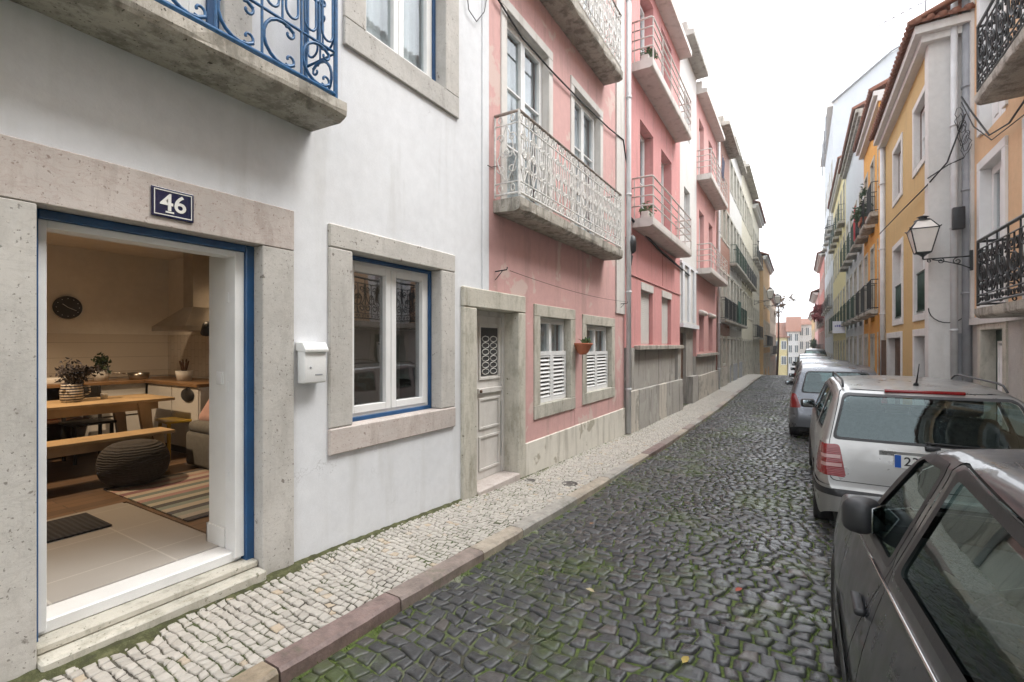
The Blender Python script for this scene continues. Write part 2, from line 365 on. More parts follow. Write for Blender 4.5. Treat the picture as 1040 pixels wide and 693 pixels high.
ysn = [y for y in ysA if y <= FARY]; ysf = [FARY - .2] + [y for y in ysA if y > FARY]
sheet('road', [KX1 - .02 + i * (RX0 - KX1 + .04) / 10 for i in range(11)], ysn, lambda x, y: zroad(x, y) - .013, M['joint_road'])
sheet('road', [KX1 - .02 + i * (RX0 - KX1 + .04) / 10 for i in range(11)], ysf, lambda x, y: zroad(x, y), M['far_cobbles'])
def zwalk(x, y): return zsw(y) - .02 * (x + 3.1) / .85 + .006 * math.sin(x * 5 + y * 1.3)
sheet('sidewalk', [-3.3, -3.1, -2.9, -2.6, KX0 + .01], [y for y in ysA if y <= 22], lambda x, y: zwalk(x, y) - .008, M['joint_walk'])
sheet('sidewalk', [-3.3, -3.1, -2.9, -2.6, KX0 + .01], [21.9] + [y for y in ysA if y > 22], lambda x, y: zwalk(x, y), M['far_walk'])
sheet('sidewalk', [RX1 - .01, 2.3, 2.9], ysA, lambda x, y: zsw(y) - .01, M['far_walk'])
def voronoi_cells(pts):
    r = geometry.delaunay_2d_cdt([Vector(p) for p in pts], [], [], 0, 1e-7)
    vs, fs = r[0], r[2]; inc = [[] for _ in vs]; cc = []
    for fi, (a, b, c) in enumerate(fs):
        A, B, C = vs[a], vs[b], vs[c]
        d = 2 * (A.x * (B.y - C.y) + B.x * (C.y - A.y) + C.x * (A.y - B.y))
        if abs(d) < 1e-12: cc.append(None); continue
        a2, b2, c2 = A.x * A.x + A.y * A.y, B.x * B.x + B.y * B.y, C.x * C.x + C.y * C.y
        cc.append(((a2 * (B.y - C.y) + b2 * (C.y - A.y) + c2 * (A.y - B.y)) / d, (a2 * (C.x - B.x) + b2 * (A.x - C.x) + c2 * (B.x - A.x)) / d))
        for q in (a, b, c): inc[q].append(fi)
    out = []
    for i, v in enumerate(vs):
        p = [cc[f] for f in inc[i] if cc[f]]
        if len(p) < 3: continue
        p.sort(key=lambda q: math.atan2(q[1] - v.y, q[0] - v.x)); out.append(((v.x, v.y), p))
    return out
def courses(x0, x1, y0, y1, s, rnd, jit, wav, asp=1.25):
    d = s; out = []; j = 0; N = int((y1 - y0) / d) + 1; sd_ = rnd.uniform(0, 99)
    def B(j, x): return y0 + j * d + d * jit * 1.5 * noise.noise(Vector((x * .55 / s, j * 7.31, sd_))) + d * 3 * noise.noise(Vector((x * .9, (y0 + j * d) * .5, 2 + sd_))) * wav + wav * d * 1.6 * math.sin(x * 1.3 + .4)
    for j in range(N):
        x = x0 - rnd.random() * s; lean0 = rnd.uniform(-1, 1) * jit * s
        while x < x1:
            w = s * asp * rnd.choice((.72, .85, .95, 1, 1.08, 1.2)); lean1 = rnd.uniform(-1, 1) * jit * s
            a0, a1, b0, b1 = x + lean0, x - lean0, x + w + lean1, x + w - lean1
            r = lambda q=.12: rnd.uniform(-q, q) * s * jit * 2.2
            p = [(a0, B(j, a0) + r()), ((a0 + b0) / 2 + r(), B(j, (a0 + b0) / 2) + r()), (b0, B(j, b0) + r()), (b1, B(j + 1, b1) + r()), ((a1 + b1) / 2 + r(), B(j + 1, (a1 + b1) / 2) + r()), (a1, B(j + 1, a1) + r())]
            if rnd.random() < .10: p.pop(1)
            cx = sum(q[0] for q in p) / len(p); cy = sum(q[1] for q in p) / len(p); out.append(((cx, cy), p)); x += w; lean0 = lean1
    return out
def stones(name, x0, x1, y0, y1, s, zf, mat, gap, h, tilt, lod, seed, rowdir=0, rounding=True, jit=.20):
    rnd = random.Random(seed); pts = []; j = 0; y = y0 - s
    while False:
        x = x0 - s - rnd.random() * s; rowj = rnd.uniform(-.1, .1) * s
        while x < x1 + s:
            arc = .5 * s * math.sin(x * 1.6) if not rowdir else 0
            pts.append((x + rnd.uniform(-jit, jit) * s * 1.25, y + arc + rowj + rnd.uniform(-jit, jit) * s * .8)); x += s * rnd.uniform(.85, 1.2)
        y += s * .86; j += 1
    V = []; F = []
    for (cx, cy), p in courses(x0, x1, y0, y1, s, rnd, jit, .35 if rounding else .5, 1.22 if rounding else 1.08):
        if not (x0 < cx < x1 and y0 < cy < y1): continue
        p = [(min(max(a, x0), x1), min(max(b, y0 - .02), y1 + .02)) for a, b in p]
        if max(abs(a - cx) + abs(b - cy) for a, b in p) > s * 2.2: continue
        cx = sum(a for a, b in p) / len(p); cy = sum(b for a, b in p) / len(p)
        near = cy < lod
        if rounding and near:      # chaikin corner cutting
            q = []
            for i in range(len(p)):
                a, b = p[i], p[(i + 1) % len(p)]
                if math.hypot(a[0] - b[0], a[1] - b[1]) < .12 * s: q.append(((a[0] + b[0]) / 2, (a[1] + b[1]) / 2)); continue
                q.append((a[0] * .88 + b[0] * .12, a[1] * .88 + b[1] * .12)); q.append((a[0] * .12 + b[0] * .88, a[1] * .12 + b[1] * .88))
            p = q
        n = len(p)
        if n < 3: continue
        tx, ty, dz = rnd.gauss(0, tilt), rnd.gauss(0, tilt), rnd.gauss(0, h * .16); z0 = zf(cx, cy)
        g_ = gap * rnd.uniform(.7, 1.5)
        def ring(k, off, zz):
            for a, b in p:
                dx, dy = a - cx, b - cy; L = math.hypot(dx, dy) or 1; f = max(.1, (L - off) / L) * k
                X, Y = cx + dx * f, cy + dy * f
                V.append((X, Y, z0 + dz + zz + tx * (X - cx) + ty * (Y - cy) + (rnd.gauss(0, h * .05) if near and k < 1 else 0)))
        o = len(V)
        if near:
            ring(1, g_ * .6, -h); ring(1, g_ * .9, -h * .22); ring(.90, g_, -h * .02); ring(.5, g_, h * .03); V.append((cx, cy, z0 + dz + h * .04)); R = 4
        else:
            ring(1, g_ * .6, -h); ring(.88, g_, 0); V.append((cx, cy, z0 + dz + h * .05)); R = 2
        for r_ in range(R - 1):
            for k in range(n): F.append((o + r_ * n + k, o + r_ * n + (k + 1) % n, o + (r_ + 1) * n + (k + 1) % n, o + (r_ + 1) * n + k))
        for k in range(n): F.append((o + (R - 1) * n + k, o + (R - 1) * n + (k + 1) % n, o + R * n))
    me = bpy.data.meshes.new(name); me.from_pydata(V, [], F); me.materials.append(mat)
    me.polygons.foreach_set('use_smooth', [True] * len(me.polygons)); me.update()
    o = bpy.data.objects.new(name, me); COL.objects.link(o); o['kind'] = 'structure'; return o
stones('road', KX1 + .01, RX0 - .01, .8, FARY, .092, zroad, M['basalt'], .0100, .024, .075, 15, 3)
stones('sidewalk', -3.13, KX0 - .003, -.6, 22, .053, zwalk, M['limestone'], .0078, .013, .06, 9, 5, 1, False, jit=.19)
# kerbs: long stones end to end
KM = []
for nm, cc in (('kerb_ochre', (.30, .24, .17)), ('kerb_purple', (.21, .15, .135)), ('kerb_brown', (.25, .20, .175)), ('kerb_tan', (.36, .31, .25)), ('kerb_grey', (.33, .31, .28))):
    t = NT(nm); c = t.ramp(t.noise(9, 7, .72), [(.3, sc(cc, .6)), (.5, cc), (.7, sc(cc, 1.35))]); c = t.mix(t.ramp(t.noise(2.3, 7, .75), [(.56, 0.0), (.68, .7)]), c, (.10, .11, .06))
    t.set(col=c, rough=.5); b_ = t.bump(t.noise(11, 6, .7), .5, .02); t.bump(t.noise(60, 5, .7), .4, .004, b_); KM.append(t.m)
FIRST = [(-.3, 0, 3), (.55, 1, 0), (1.389, 1, 1), (2.2, 1, 2), (3.11, 1, 3), (3.74, 1, 3)]
for (a, b, y, e) in ((KX0, KX1, -.3, 60), (RX0, RX1, -2, 60)):
    mb = MB(); rnd = random.Random(4)
    ki = 0
    while y < e:
        L = rnd.uniform(.75, 1.35); j = rnd.uniform(-.004, .004); km = rnd.choice((2, 3, 3, 4, 4, 1))
        if a < 0 and ki < len(FIRST) - 1: L = FIRST[ki + 1][0] - y; km = FIRST[ki][2]
        ki += 1
        y1_ = y + L - .012; z0, z1 = zsw(y) - .012, zsw(y1_) - .012
        n = 6; vs = []
        for i in range(n + 1):
            yy = y + (y1_ - y) * i / n; w1, w2 = rnd.uniform(-.003, .003), rnd.uniform(-.003, .003); zz = z0 + (z1 - z0) * i / n + j
            out, inn = (b, a) if a < 0 else (a, b); sg = 1 if a < 0 else -1
            vs += [(inn, yy, zz - .15), (inn, yy, zz), (out - sg * .022 + w1, yy, zz + w2), (out - sg * .004 + w1, yy, zz - .018 + w2), (out, yy, zz - .16)]
        fs = [(i * 5 + k, i * 5 + k + 1, i * 5 + k + 6, i * 5 + k + 5) if a > 0 else (i * 5 + k, i * 5 + k + 5, i * 5 + k + 6, i * 5 + k + 1) for i in range(n) for k in range(4)] + [(0, 1, 2, 3, 4), tuple(n * 5 + k for k in (4, 3, 2, 1, 0))]
        mb.add(vs, fs, km, False); y += L
    mk('kerb', mb, KM)['kind'] = 'structure'
for (x, y, r_, lb) in ((-2.45, 5.45, .10, 'small round iron cover set in the pale pavement near the kerb'), (-2.93, 5.3, .07, 'small round iron cover in the pale pavement by the old door step')):
    mb = MB(); z = zwalk(x, y) + .001; mb.lathe([(r_, -.01), (r_, .004), (r_ * .88, .004), (r_ * .86, .0), (r_ * .5, .001), (.0001, .002)], (x, y, z), 20); tag(mk('access_cover', mb, simple('cast_iron', (.12, .11, .10), .5, .5, var=.3)), lb, 'cover')
rl = random.Random(21)
for k, (x, y, lb) in enumerate(((-.35, 3.55, 'small reddish fallen leaf in the middle of the cobbled road'), (-1.7, 4.3, 'brown fallen leaf on the cobbles close to the kerb'), (.02, 8.2, 'brown fallen leaf on the cobbles left of the silver estate'), (-1.2, 3.0, 'pale fallen leaf on the near cobbles'), (-.5, 2.55, 'tiny yellow fallen leaf at the bottom of the picture'))):
    mb = MB(); z = zroad(x, y) + .012; a = rl.uniform(0, 6.28); L_ = .035; u_, v_ = (math.cos(a), math.sin(a)), (-math.sin(a), math.cos(a))
    P_ = lambda s_, t_, h_: (x + u_[0] * s_ * L_ + v_[0] * t_ * L_, y + u_[1] * s_ * L_ + v_[1] * t_ * L_, z + h_ * .01)
    mb.add([P_(-1, 0, 0), P_(-.4, .5, .6), P_(.3, .45, .8), P_(1, 0, .2), P_(.3, -.45, .9), P_(-.4, -.5, .5), P_(0, 0, -.1)], [(0, 6, 1), (1, 6, 2), (2, 6, 3), (3, 6, 4), (4, 6, 5), (5, 6, 0)])
    tag(mk('fallen_leaf', mb, simple('leaf_col%d' % k, ((.35, .08, .05), (.22, .12, .06), (.20, .10, .05), (.4, .33, .2), (.4, .3, .08))[k], .7, bump=0)), lb, 'leaf')
# grass and moss tufts in the joints
rnd = random.Random(11); mb = MB(); mo = None
def tuft(x, y, z, n, h, sp):
    for _ in range(n):
        a = rnd.uniform(0, 6.28); r_ = rnd.uniform(0, sp); px, py = x + math.cos(a) * r_, y + math.sin(a) * r_; hh = h * rnd.uniform(.5, 1.2); b = rnd.uniform(0, 6.28); w = .0022
        lx, ly = math.cos(b) * hh * .6, math.sin(b) * hh * .6
        mb.add([(px - w, py, z), (px + w, py, z), (px + lx * .5 + w * .6, py + ly * .5, z + hh * .7), (px + lx, py + ly, z + hh * .9)], [(0, 1, 2, 3)])
def patch(x, y): return noise.noise(Vector((x * 1.1, y * .55, 3.3))) + .5 * noise.noise(Vector((x * 4, y * 4, 9)))
k = 0
while k < 14000:
    y = 1.2 + 20 * rnd.random() ** 1.8; x = rnd.uniform(KX1 + .05, 1.2)
    if patch(x, y) - abs(x + .7) * .12 > rnd.uniform(-.02, .3): tuft(x, y, zroad(x, y) - .016, rnd.randint(2, 6), .020, .022); k += 1
for _ in range(1100):
    y = -.4 + 14 * rnd.random() ** 1.5; x = -3.1 + abs(rnd.gauss(0, .07)) + .012
    tuft(x, y, zwalk(x, y) - .006, 4, .016, .03)
for _ in range(260):
    y = 1 + 13 * rnd.random() ** 1.5; x = KX1 + abs(rnd.gauss(0, .03)) + .012
    tuft(x, y, zroad(x, y) - .015, 4, .022, .03)
t = NT('grass'); c = t.ramp(t.noise(3, 3), [(.35, (.07, .12, .018)), (.65, (.17, .24, .045))]); t.set(col=c, rough=.6); M['grass'] = t.m
o = mk('grass', mb, M['grass']); o['kind'] = 'stuff'; tag(o, 'short green grass and moss growing in the joints of the paving', 'grass')
# mossy earth wedge along the foot of the white wall
mb = MB(); n = 150
vs = []
for i in range(n + 1):
    y = -.8 + 7.5 * i / n; w = (.17 if y < 2.1 else .05) * (.8 + .9 * noise.noise(Vector((0, y * 2.3, 1)))) + .03; z = zwalk(-3.1, y)
    for f, hh in ((0, .022), (.35, .016), (.7, .009), (1, -.012)):
        vs.append((-3.115 + w * f, y, z + hh * (.6 + .8 * noise.noise(Vector((f * 3, y * 14, 4))) if f < 1 else 1)))
mb.add(vs, [(i * 4 + k, i * 4 + k + 1, i * 4 + k + 5, i * 4 + k + 4) for i in range(n) for k in range(3)], 0, True)
t = NT('moss'); t.set(col=t.ramp(t.noise(14, 6, .7), [(.3, (.045, .04, .025)), (.5, (.075, .08, .03)), (.7, (.17, .17, .08))]), rough=.95); t.bump(t.noise(90, 4, .8), 1, .012); M['moss'] = t.m
o = mk('moss', mb, M['moss']); o['kind'] = 'stuff'; tag(o, 'dark moss and earth along the foot of the white wall', 'moss')
# ================================================================== FACADE HELPERS
def d2x(X, n, d): return X + n * d
def wall(root, X, n, y0, y1, z0, z1, holes, mat, thick=.32, name='wall', mi=0):
    """front sheet with openings, reveals and back, as one closed slab"""
    mb = MB(); ys = sorted({y0, y1, *[min(max(h[i], y0), y1) for h in holes for i in (0, 1)]}); zs = sorted({z0, z1, *[min(max(h[i], z0), z1) for h in holes for i in (2, 3)]})
    xf, xb = X, X - n * thick
    solid = lambda i, j: 0 <= i < len(ys) - 1 and 0 <= j < len(zs) - 1 and not any(h[0] < (ys[i] + ys[i + 1]) / 2 < h[1] and h[2] < (zs[j] + zs[j + 1]) / 2 < h[3] for h in holes)
    for i in range(len(ys) - 1):
        for j in range(len(zs) - 1):
            if not solid(i, j): continue
            a, b, c, d = ys[i], ys[i + 1], zs[j], zs[j + 1]
            for x in (xf, xb): mb.add([(x, a, c), (x, b, c), (x, b, d), (x, a, d)], [(0, 1, 2, 3) if (x == xf) == (n > 0) else (3, 2, 1, 0)])
            for (di, dj, q) in ((-1, 0, [(a, c), (a, d)]), (1, 0, [(b, d), (b, c)]), (0, -1, [(b, c), (a, c)]), (0, 1, [(a, d), (b, d)])):
                if not solid(i + di, j + dj):
                    f = [(xf, *q[0]), (xf, *q[1]), (xb, *q[1]), (xb, *q[0])]; mb.add(f, [(0, 1, 2, 3) if n > 0 else (3, 2, 1, 0)])
    return mk(name, mb, mat, root)
def fbox(mb, X, n, y0, y1, z0, z1, d0, d1, mi=0): mb.box(X + n * d0, X + n * d1, y0, y1, z0, z1, mi)
def surround(root, X, n, y0, y1, z0, z1, w, mat, proud=.025, deep=.30, bottom=True, wt=None, wb=None, name='surround'):
    mb = MB(); wt = wt or w; wb = wb or w
    fbox(mb, X, n, y0 - w, y0, z0, z1, -deep, proud); fbox(mb, X, n, y1, y1 + w, z0, z1, -deep, proud)
    fbox(mb, X, n, y0 - w, y1 + w, z1 + .002, z1 + wt, -deep, proud + .001)
    if bottom: fbox(mb, X, n, y0 - w, y1 + w, z0 - wb, z0 - .002, -deep, proud + .002)
    return mk(name, mb, mat, root, bevel=.006)
def window(root, X, n, y0, y1, z0, z1, rec=.14, leaves=2, rows=(1,), fm='white_paint', fw=.05, sash=.045, curtain=None, glass='glass', outer=None, ow=.03, shutter=None, panel=0, name='window', back=.5):
    """frame with sashes and glazing bars > pane, curtain, shutter; d is measured from the wall face"""
    mb = MB(); d1, d0 = -rec, -rec - .07
    a, b, c, e = y0, y1, z0, z1
    if outer:
        om = MB(); fbox(om, X, n, a, a + ow, c, e, d0 - .02, d1 + .02); fbox(om, X, n, b - ow, b, c, e, d0 - .02, d1 + .02); fbox(om, X, n, a + ow, b - ow, e - ow, e, d0 - .02, d1 + .02); fbox(om, X, n, a + ow, b - ow, c, c + ow, d0 - .02, d1 + .02)
        a += ow; b -= ow; c += ow; e -= ow
    fbox(mb, X, n, a, a + fw, c, e, d0, d1); fbox(mb, X, n, b - fw, b, c, e, d0, d1); fbox(mb, X, n, a + fw, b - fw, e - fw, e, d0, d1); fbox(mb, X, n, a + fw, b - fw, c, c + fw, d0, d1)
    a += fw; b -= fw; c += fw; e -= fw; wl = (b - a) / leaves
    pn = MB()
    for k in range(leaves):
        p, q = a + k * wl + .003, a + (k + 1) * wl - .003
        f0, f1 = d0 + .01, d1 + .012
        fbox(mb, X, n, p, p + sash, c, e, f0, f1); fbox(mb, X, n, q - sash, q, c, e, f0, f1); fbox(mb, X, n, p + sash, q - sash, e - sash, e, f0, f1)
        pz = c + sash + panel; fbox(mb, X, n, p + sash, q - sash, c, pz, f0, f1)
        if panel: fbox(mb, X, n, p + sash + .05, q - sash - .05, c + sash + .04, pz - .05, f1, f1 + .012)
        tot = sum(rows); z = pz; H_ = e - sash - pz
        for r_ in rows[:-1]:
            z += H_ * r_ / tot; fbox(mb, X, n, p + sash, q - sash, z - .012, z + .012, f0 + .01, f1 - .008)
        fbox(pn, X, n, p + sash, q - sash, pz, e - sash, d0 + .034, d0 + .040)
    w = mk(name, mb, M[fm], root, bevel=.003)
    mk('pane', pn, M[glass], w)
    if outer: mk('outer_frame', om, M[outer], w, bevel=.003)
    if curtain:
        cm = MB(); nn = 40; yy0, yy1 = y0 + .02, y1 - .02; vs = []
        for i in range(nn + 1):
            y = yy0 + (yy1 - yy0) * i / nn; dd = d0 - .07 + .02 * math.sin(i * 1.3) + .01 * math.sin(i * 3.1)
            for z in (z0 + .03, z1 - .03): vs.append((X + n * dd, y, z))
        cm.add(vs, [(2 * i, 2 * i + 2, 2 * i + 3, 2 * i + 1) for i in range(nn)], 0, True)
        mk('curtain', cm, M[curtain], w)
    return w
def louvres(parent, X, n, y0, y1, z0, z1, rec, mat, leaves=2, pitch=.058, name='shutter'):
    wl = (y1 - y0) / leaves
    for k in range(leaves):
        mb = MB(); a, b = y0 + k * wl + .004, y0 + (k + 1) * wl - .004
        fbox(mb, X, n, a, a + .05, z0, z1, -rec, -rec + .03); fbox(mb, X, n, b - .05, b, z0, z1, -rec, -rec + .03)
        fbox(mb, X, n, a + .05, b - .05, z1 - .06, z1, -rec, -rec + .03); fbox(mb, X, n, a + .05, b - .05, z0, z0 + .06, -rec, -rec + .03)
        z = z0 + .07
        while z < z1 - .08:
            x0, x1 = X + n * (-rec + .002), X + n * (-rec + .026)
            mb.add([(x0, a + .05, z + .034), (x0, b - .05, z + .034), (x1, b - .05, z + .006), (x1, a + .05, z + .006), (x0, a + .05, z + .026), (x0, b - .05, z + .026), (x1, b - .05, z - .002), (x1, a + .05, z - .002)], [(0, 1, 2, 3), (7, 6, 5, 4), (3, 2, 6, 7), (0, 4, 5, 1)])
            z += pitch
        fbox(mb, X, n, a + .05, b - .05, z0 + .06, z1 - .06, -rec - .012, -rec - .004, 1)  # backing plate, shade of the slat gaps put into its dark colour
        mk(name, mb, [M[mat], M['painted_dark']], parent)
def slab(root, X, n, y0, y1, z0, z1, proj, mat, lip=.03, rough=.0, name='balcony'):
    mb = MB(); N = max(4, int((y1 - y0) / .12)); rnd = random.Random(int(y0 * 100)); vs = []
    prof = [(-.05, z0 + .015), (proj - .07, z0), (proj - .02, z0 + .02), (proj - .006, z0 + .04), (proj, z0 + (z1 - z0) * .5), (proj, z1), (-.05, z1)]
    for i in range(N + 1):
        y = y0 + (y1 - y0) * i / N
        for (d, z) in prof: vs.append((X + n * (d + (rnd.gauss(0, rough) if d > 0 else 0)), y, z + (rnd.gauss(0, rough) if z < z1 - .01 else 0)))
    P = len(prof); fs = [(i * P + k, i * P + (k + 1) % P, (i + 1) * P + (k + 1) % P, (i + 1) * P + k) for i in range(N) for k in range(P)] + [tuple(range(P))[::-1], tuple(N * P + k for k in range(P))]
    mb.add(vs, fs); return mk(name, mb, M[mat], root)
def path3(X, n, y0, y1, proj):        # balcony rail line: wall - front - wall, returns map s -> (x, y) and total
    L = [(X, y0), (X + n * proj, y0), (X + n * proj, y1), (X, y1)]; seg = [proj, y1 - y0, proj]
    def f(s):
        s = min(max(s, 0), sum(seg))
        for k in range(3):
            if s <= seg[k] + 1e-9 or k == 2:
                t_ = s / seg[k]; a, b = L[k], L[k + 1]; return (a[0] + (b[0] - a[0]) * t_, a[1] + (b[1] - a[1]) * t_)
            s -= seg[k]
    return f, seg
def pipe_rail(parent, X, n, y0, y1, zf, zt, proj, mat, bars=4, r=.016, posts=5):
    f, seg = path3(X, n, y0, y1, proj); mb = MB()
    for k in range(bars):
        z = zt - (zt - zf) * k / (bars + .2)
        pts = [(X, y0, z), (X + n * (proj - .05), y0, z), (X + n * (proj - .015), y0 + .015, z), (X + n * proj, y0 + .05, z), (X + n * proj, y1 - .05, z), (X + n * (proj - .015), y1 - .015, z), (X + n * (proj - .05), y1, z), (X, y1, z)]
        mb.tube(pts, r if k else r * 1.25, 8)
    for i in range(posts):
        y = y0 + .05 + (y1 - y0 - .1) * i / (posts - 1); mb.box(X + n * (proj - .012), X + n * (proj + .012), y - .012, y + .012, zf - .02, zt)
    for y in (y0, y1): mb.box(X + n * .04, X + n * .06, y - .01, y + .01, zf - .02, zt)
    return mk('railing', mb, M[mat], parent)
def spiral(cx, cz, r0, a0, turns, sgn=1, n=12):
    return [(cx + r0 * (1 - .75 * t_ / n) * math.cos(a0 + sgn * turns * 6.283 * t_ / n), cz + r0 * (1 - .75 * t_ / n) * math.sin(a0 + sgn * turns * 6.283 * t_ / n)) for t_ in range(n + 1)]
def ornate_rail(parent, X, n, y0, y1, zf, zt, proj, mat, style, unit=.24, r=.006, sides=5):
    f, seg = path3(X, n, y0, y1, proj); mb = MB(); H_ = zt - zf
    def T(pts, rr=r, closed=False):
        mb.tube([(*f(s), z) for s, z in pts], rr, sides, closed=closed, cap=False)
    tot = sum(seg); corners = [0, seg[0], seg[0] + seg[1], tot]
    for zz, rr in (((zf, r * 1.8),) if style == 'lyre' else ((zt, r * 2.4), (zf, r * 1.8))):
        mb.tube([(*f(s), zz) for s in corners], rr, 6)
    hb = zf + H_ * .30 if style == 'loops' else zf + H_ * .14
    ht = zt - H_ * .14
    for zz in ((hb,) if style == 'loops' else (hb, ht)): mb.tube([(*f(s), zz) for s in corners], r * 1.2, 5)
    for s in corners: T([(s, zf - .03), (s, zt)], r * 2.0)
    for a, b in zip(corners, corners[1:]):
        N = max(1, round((b - a) / unit)); u = (b - a) / N
        for k in range(N):
            s0 = a + k * u; c = s0 + u / 2
            if k: T([(s0, zf), (s0, zt)], r * 1.1)
            if style == 'loops':           # big paired C-scrolls below, tall U loops above
                h = hb - zf; q = h * .46
                T([(c + q * .92 * math.cos(t_), zf + h / 2 + q * math.sin(t_)) for t_ in [math.radians(d) for d in range(50, 311, 20)]], r * 1.3)
                T(spiral(c + q * .35, zf + h * .78, q * .33, 2.2, .9, -1)); T(spiral(c + q * .35, zf + h * .22, q * .33, -2.2, .9, 1))
                w = u * .20; zt2 = zt - .10; zb2 = hb + .05
                for o_ in (-u * .25, u * .25):
                    T([(c + o_ - w * .8, zt2)] + [(c + o_ + w * .8 * math.cos(t_), zb2 + .05 + .05 * math.sin(t_)) for t_ in [math.pi + i * math.pi / 8 for i in range(9)]] + [(c + o_ + w * .8, zt2)])
                    T([(c + o_ + w * .8 * math.cos(t_), zt2 + .04 * math.sin(t_)) for t_ in [i * math.pi / 8 for i in range(9)]])
                T([(c, hb), (c, zt)], r)
                T(spiral(c + .03, hb + H_ * .3, .03, math.pi, 1, 1), r * .9); T(spiral(c - .03, hb + H_ * .3, .03, 0, 1, -1), r * .9)
            elif style == 'lyre':          # fine white ironwork: rings, S-scrolls, hearts
                for zz in (zf + (hb - zf) / 2, zt - (zt - ht) / 2):
                    for o_ in (-.25, .25): T([(c + o_ * u + .026 * math.cos(t_), zz + .040 * math.sin(t_)) for t_ in [i * 6.283 / 10 for i in range(10)]], r, True)
                m_ = (hb + ht) / 2; h = (ht - hb) / 2
                T([(c, hb), (c, ht)], r)
                for sg in (-1, 1):
                    T([(c + sg * (u * .40 * math.sin(t_ * math.pi)) * (1 if t_ < .5 else .7), hb + h * 2 * t_) for t_ in [i / 12 for i in range(13)]], r)
                    T(spiral(c + sg * u * .22, m_ + h * .55, u * .17, 0 if sg > 0 else math.pi, 1.1, sg), r); T(spiral(c + sg * u * .22, m_ - h * .5, u * .17, 0 if sg > 0 else math.pi, 1.1, -sg), r)
                    T(spiral(c + sg * u * .15, m_, u * .12, math.pi if sg > 0 else 0, 1.0, sg), r)
                T([(c + .028 * math.cos(t_), m_ + .05 * math.sin(t_)) for t_ in [i * 6.283 / 10 for i in range(10)]], r * 1.2, True)
            else:                          # 'bold': heavy black scrolls
                m_ = (hb + ht) / 2; h = (ht - hb) / 2; q = u * .44
                T([(c - q, ht)] + [(c + q * math.cos(t_), m_ + h * .1 + h * .55 * math.sin(t_)) for t_ in [math.pi + i * math.pi / 10 for i in range(11)]] + [(c + q, ht)], r * 1.2)
                for sg in (-1, 1):
                    T(spiral(c + sg * u * .24, m_ + h * .62, u * .20, -1.57, 1.25, sg), r * 1.3); T(spiral(c + sg * u * .24, m_ - h * .62, u * .20, 1.57, 1.25, -sg), r * 1.3)
                    T(spiral(c + sg * u * .13, m_ + h * .05, u * .12, 1.57, 1.1, sg), r * 1.2)
                T([(c + q * .5 * math.cos(t_), m_ - h * .1 + h * .36 * math.sin(t_)) for t_ in [i * 6.283 / 14 for i in range(14)]], r * 1.2, True)
                T([(c, hb), (c, ht)], r * 1.1)
                for o_ in (-.3, 0, .3): T([(c + o_ * u + .022 * math.cos(t_), zf + (hb - zf) / 2 + .03 * math.sin(t_)) for t_ in [i * 6.283 / 8 for i in range(8)]], r, True)
    o = mk('railing', mb, M[mat], parent)
    if style == 'lyre':
        hb_ = MB(); hb_.tube([(*f(s), zt) for s in corners], r * 2.3, 6); mk('handrail', hb_, simple('rusty_rail', (.24, .20, .17), .7, var=.5, scale=12), parent)
    return o
def shell(root, X, n, y0, y1, z1, depth, mat, roof=True, oh=.3, pitch=.45, z0=-5.5, eave='offwhite', name='wall', gable=True, t=.32):
    """side, back and roof of a building behind its facade slab"""
    mb = MB(); xb = X - n * depth; xf = X - n * (t + .001)
    mb.box(xf, xb, y0 + .003, y0 + .18, z0, z1 - .01); mb.box(xf, xb, y1 - .18, y1 - .003, z0, z1 - .01); mb.box(xb, xb - n * .2, y0 + .003, y1 - .003, z0, z1 - .01)
    mb.box(xf, xb, y0 + .18, y1 - .18, z1 - .2, z1 - .05)
    mk('outer_wall', mb, mat, root)
    if roof:
        rb = MB(); xm = X - n * depth / 2; zr = z1 + pitch * depth / 2; e = X + n * oh
        cs = [(e, z1 + .05), (xm, zr), (xb - n * oh, z1 + .05), (xb - n * oh, z1 + .13), (xm, zr + .1), (e, z1 + .13)]
        rb.prism(cs, y0 - .02, y1 + .02, 'y')
        k = y0                                                    # row of round tile ends along the eave
        while k < y1 - .05:
            rb.tube([(e + n * .03, k + .1, z1 + .12), (X - n * .5, k + .1, z1 + .12 + pitch * (oh + .5) * .98)], .062, 6); k += .2
        mk('roof', rb, M['roof'], root)
        gb = MB()
        for yy in (y0 + .003, y1 - .183): gb.prism([(X - n * .05, z1 - .02), (xm, zr - .02), (xb, z1 - .02)], yy, yy + .18, 'y')
        mk('gable', gb, mat, root)
        cb = MB(); cb.box(X + n * .003, X + n * oh * .5, y0 + .001, y1 - .001, z1 - .28, z1 - .1); cb.box(X + n * .002, X + n * oh * .8, y0 + .001, y1 - .001, z1 - .1, z1 + .045)
        mk('cornice', cb, M[eave], root)
    else:
        cb = MB(); cb.box(X + n * .001, X + n * oh, y0, y1, z1 - .18, z1 - .02); cb.box(X - n * .3, X + n * oh * .5, y0, y1, z1 - .019, z1 + .25)
        mk('cornice', cb, M[eave], root)
def pipe(name, pts, r, mat, label, cat='drainpipe', clamps=True, n=12):
    mb = MB(); mb.tube(pts, r, n); o = thing(name, (pts[0][0], pts[0][1], min(p[2] for p in pts)), label, cat)
    mk('pipe', mb, M[mat], o)
    if clamps:
        cb = MB(); z = min(p[2] for p in pts) + .9; x, y = pts[0][:2]; top = max(p[2] for p in pts)
        while z < top: cb.lathe([(r * 1.25, -.02), (r * 1.25, .02)], (x, y, z), 12); z += 2.0
        mk('clamp', cb, M[mat], o)
    return o
def sag(a, b, s, n=16): return [Vector(a).lerp(Vector(b), i / n) - Vector((0, 0, s * 4 * (i / n) * (1 - i / n))) for i in range(n + 1)]
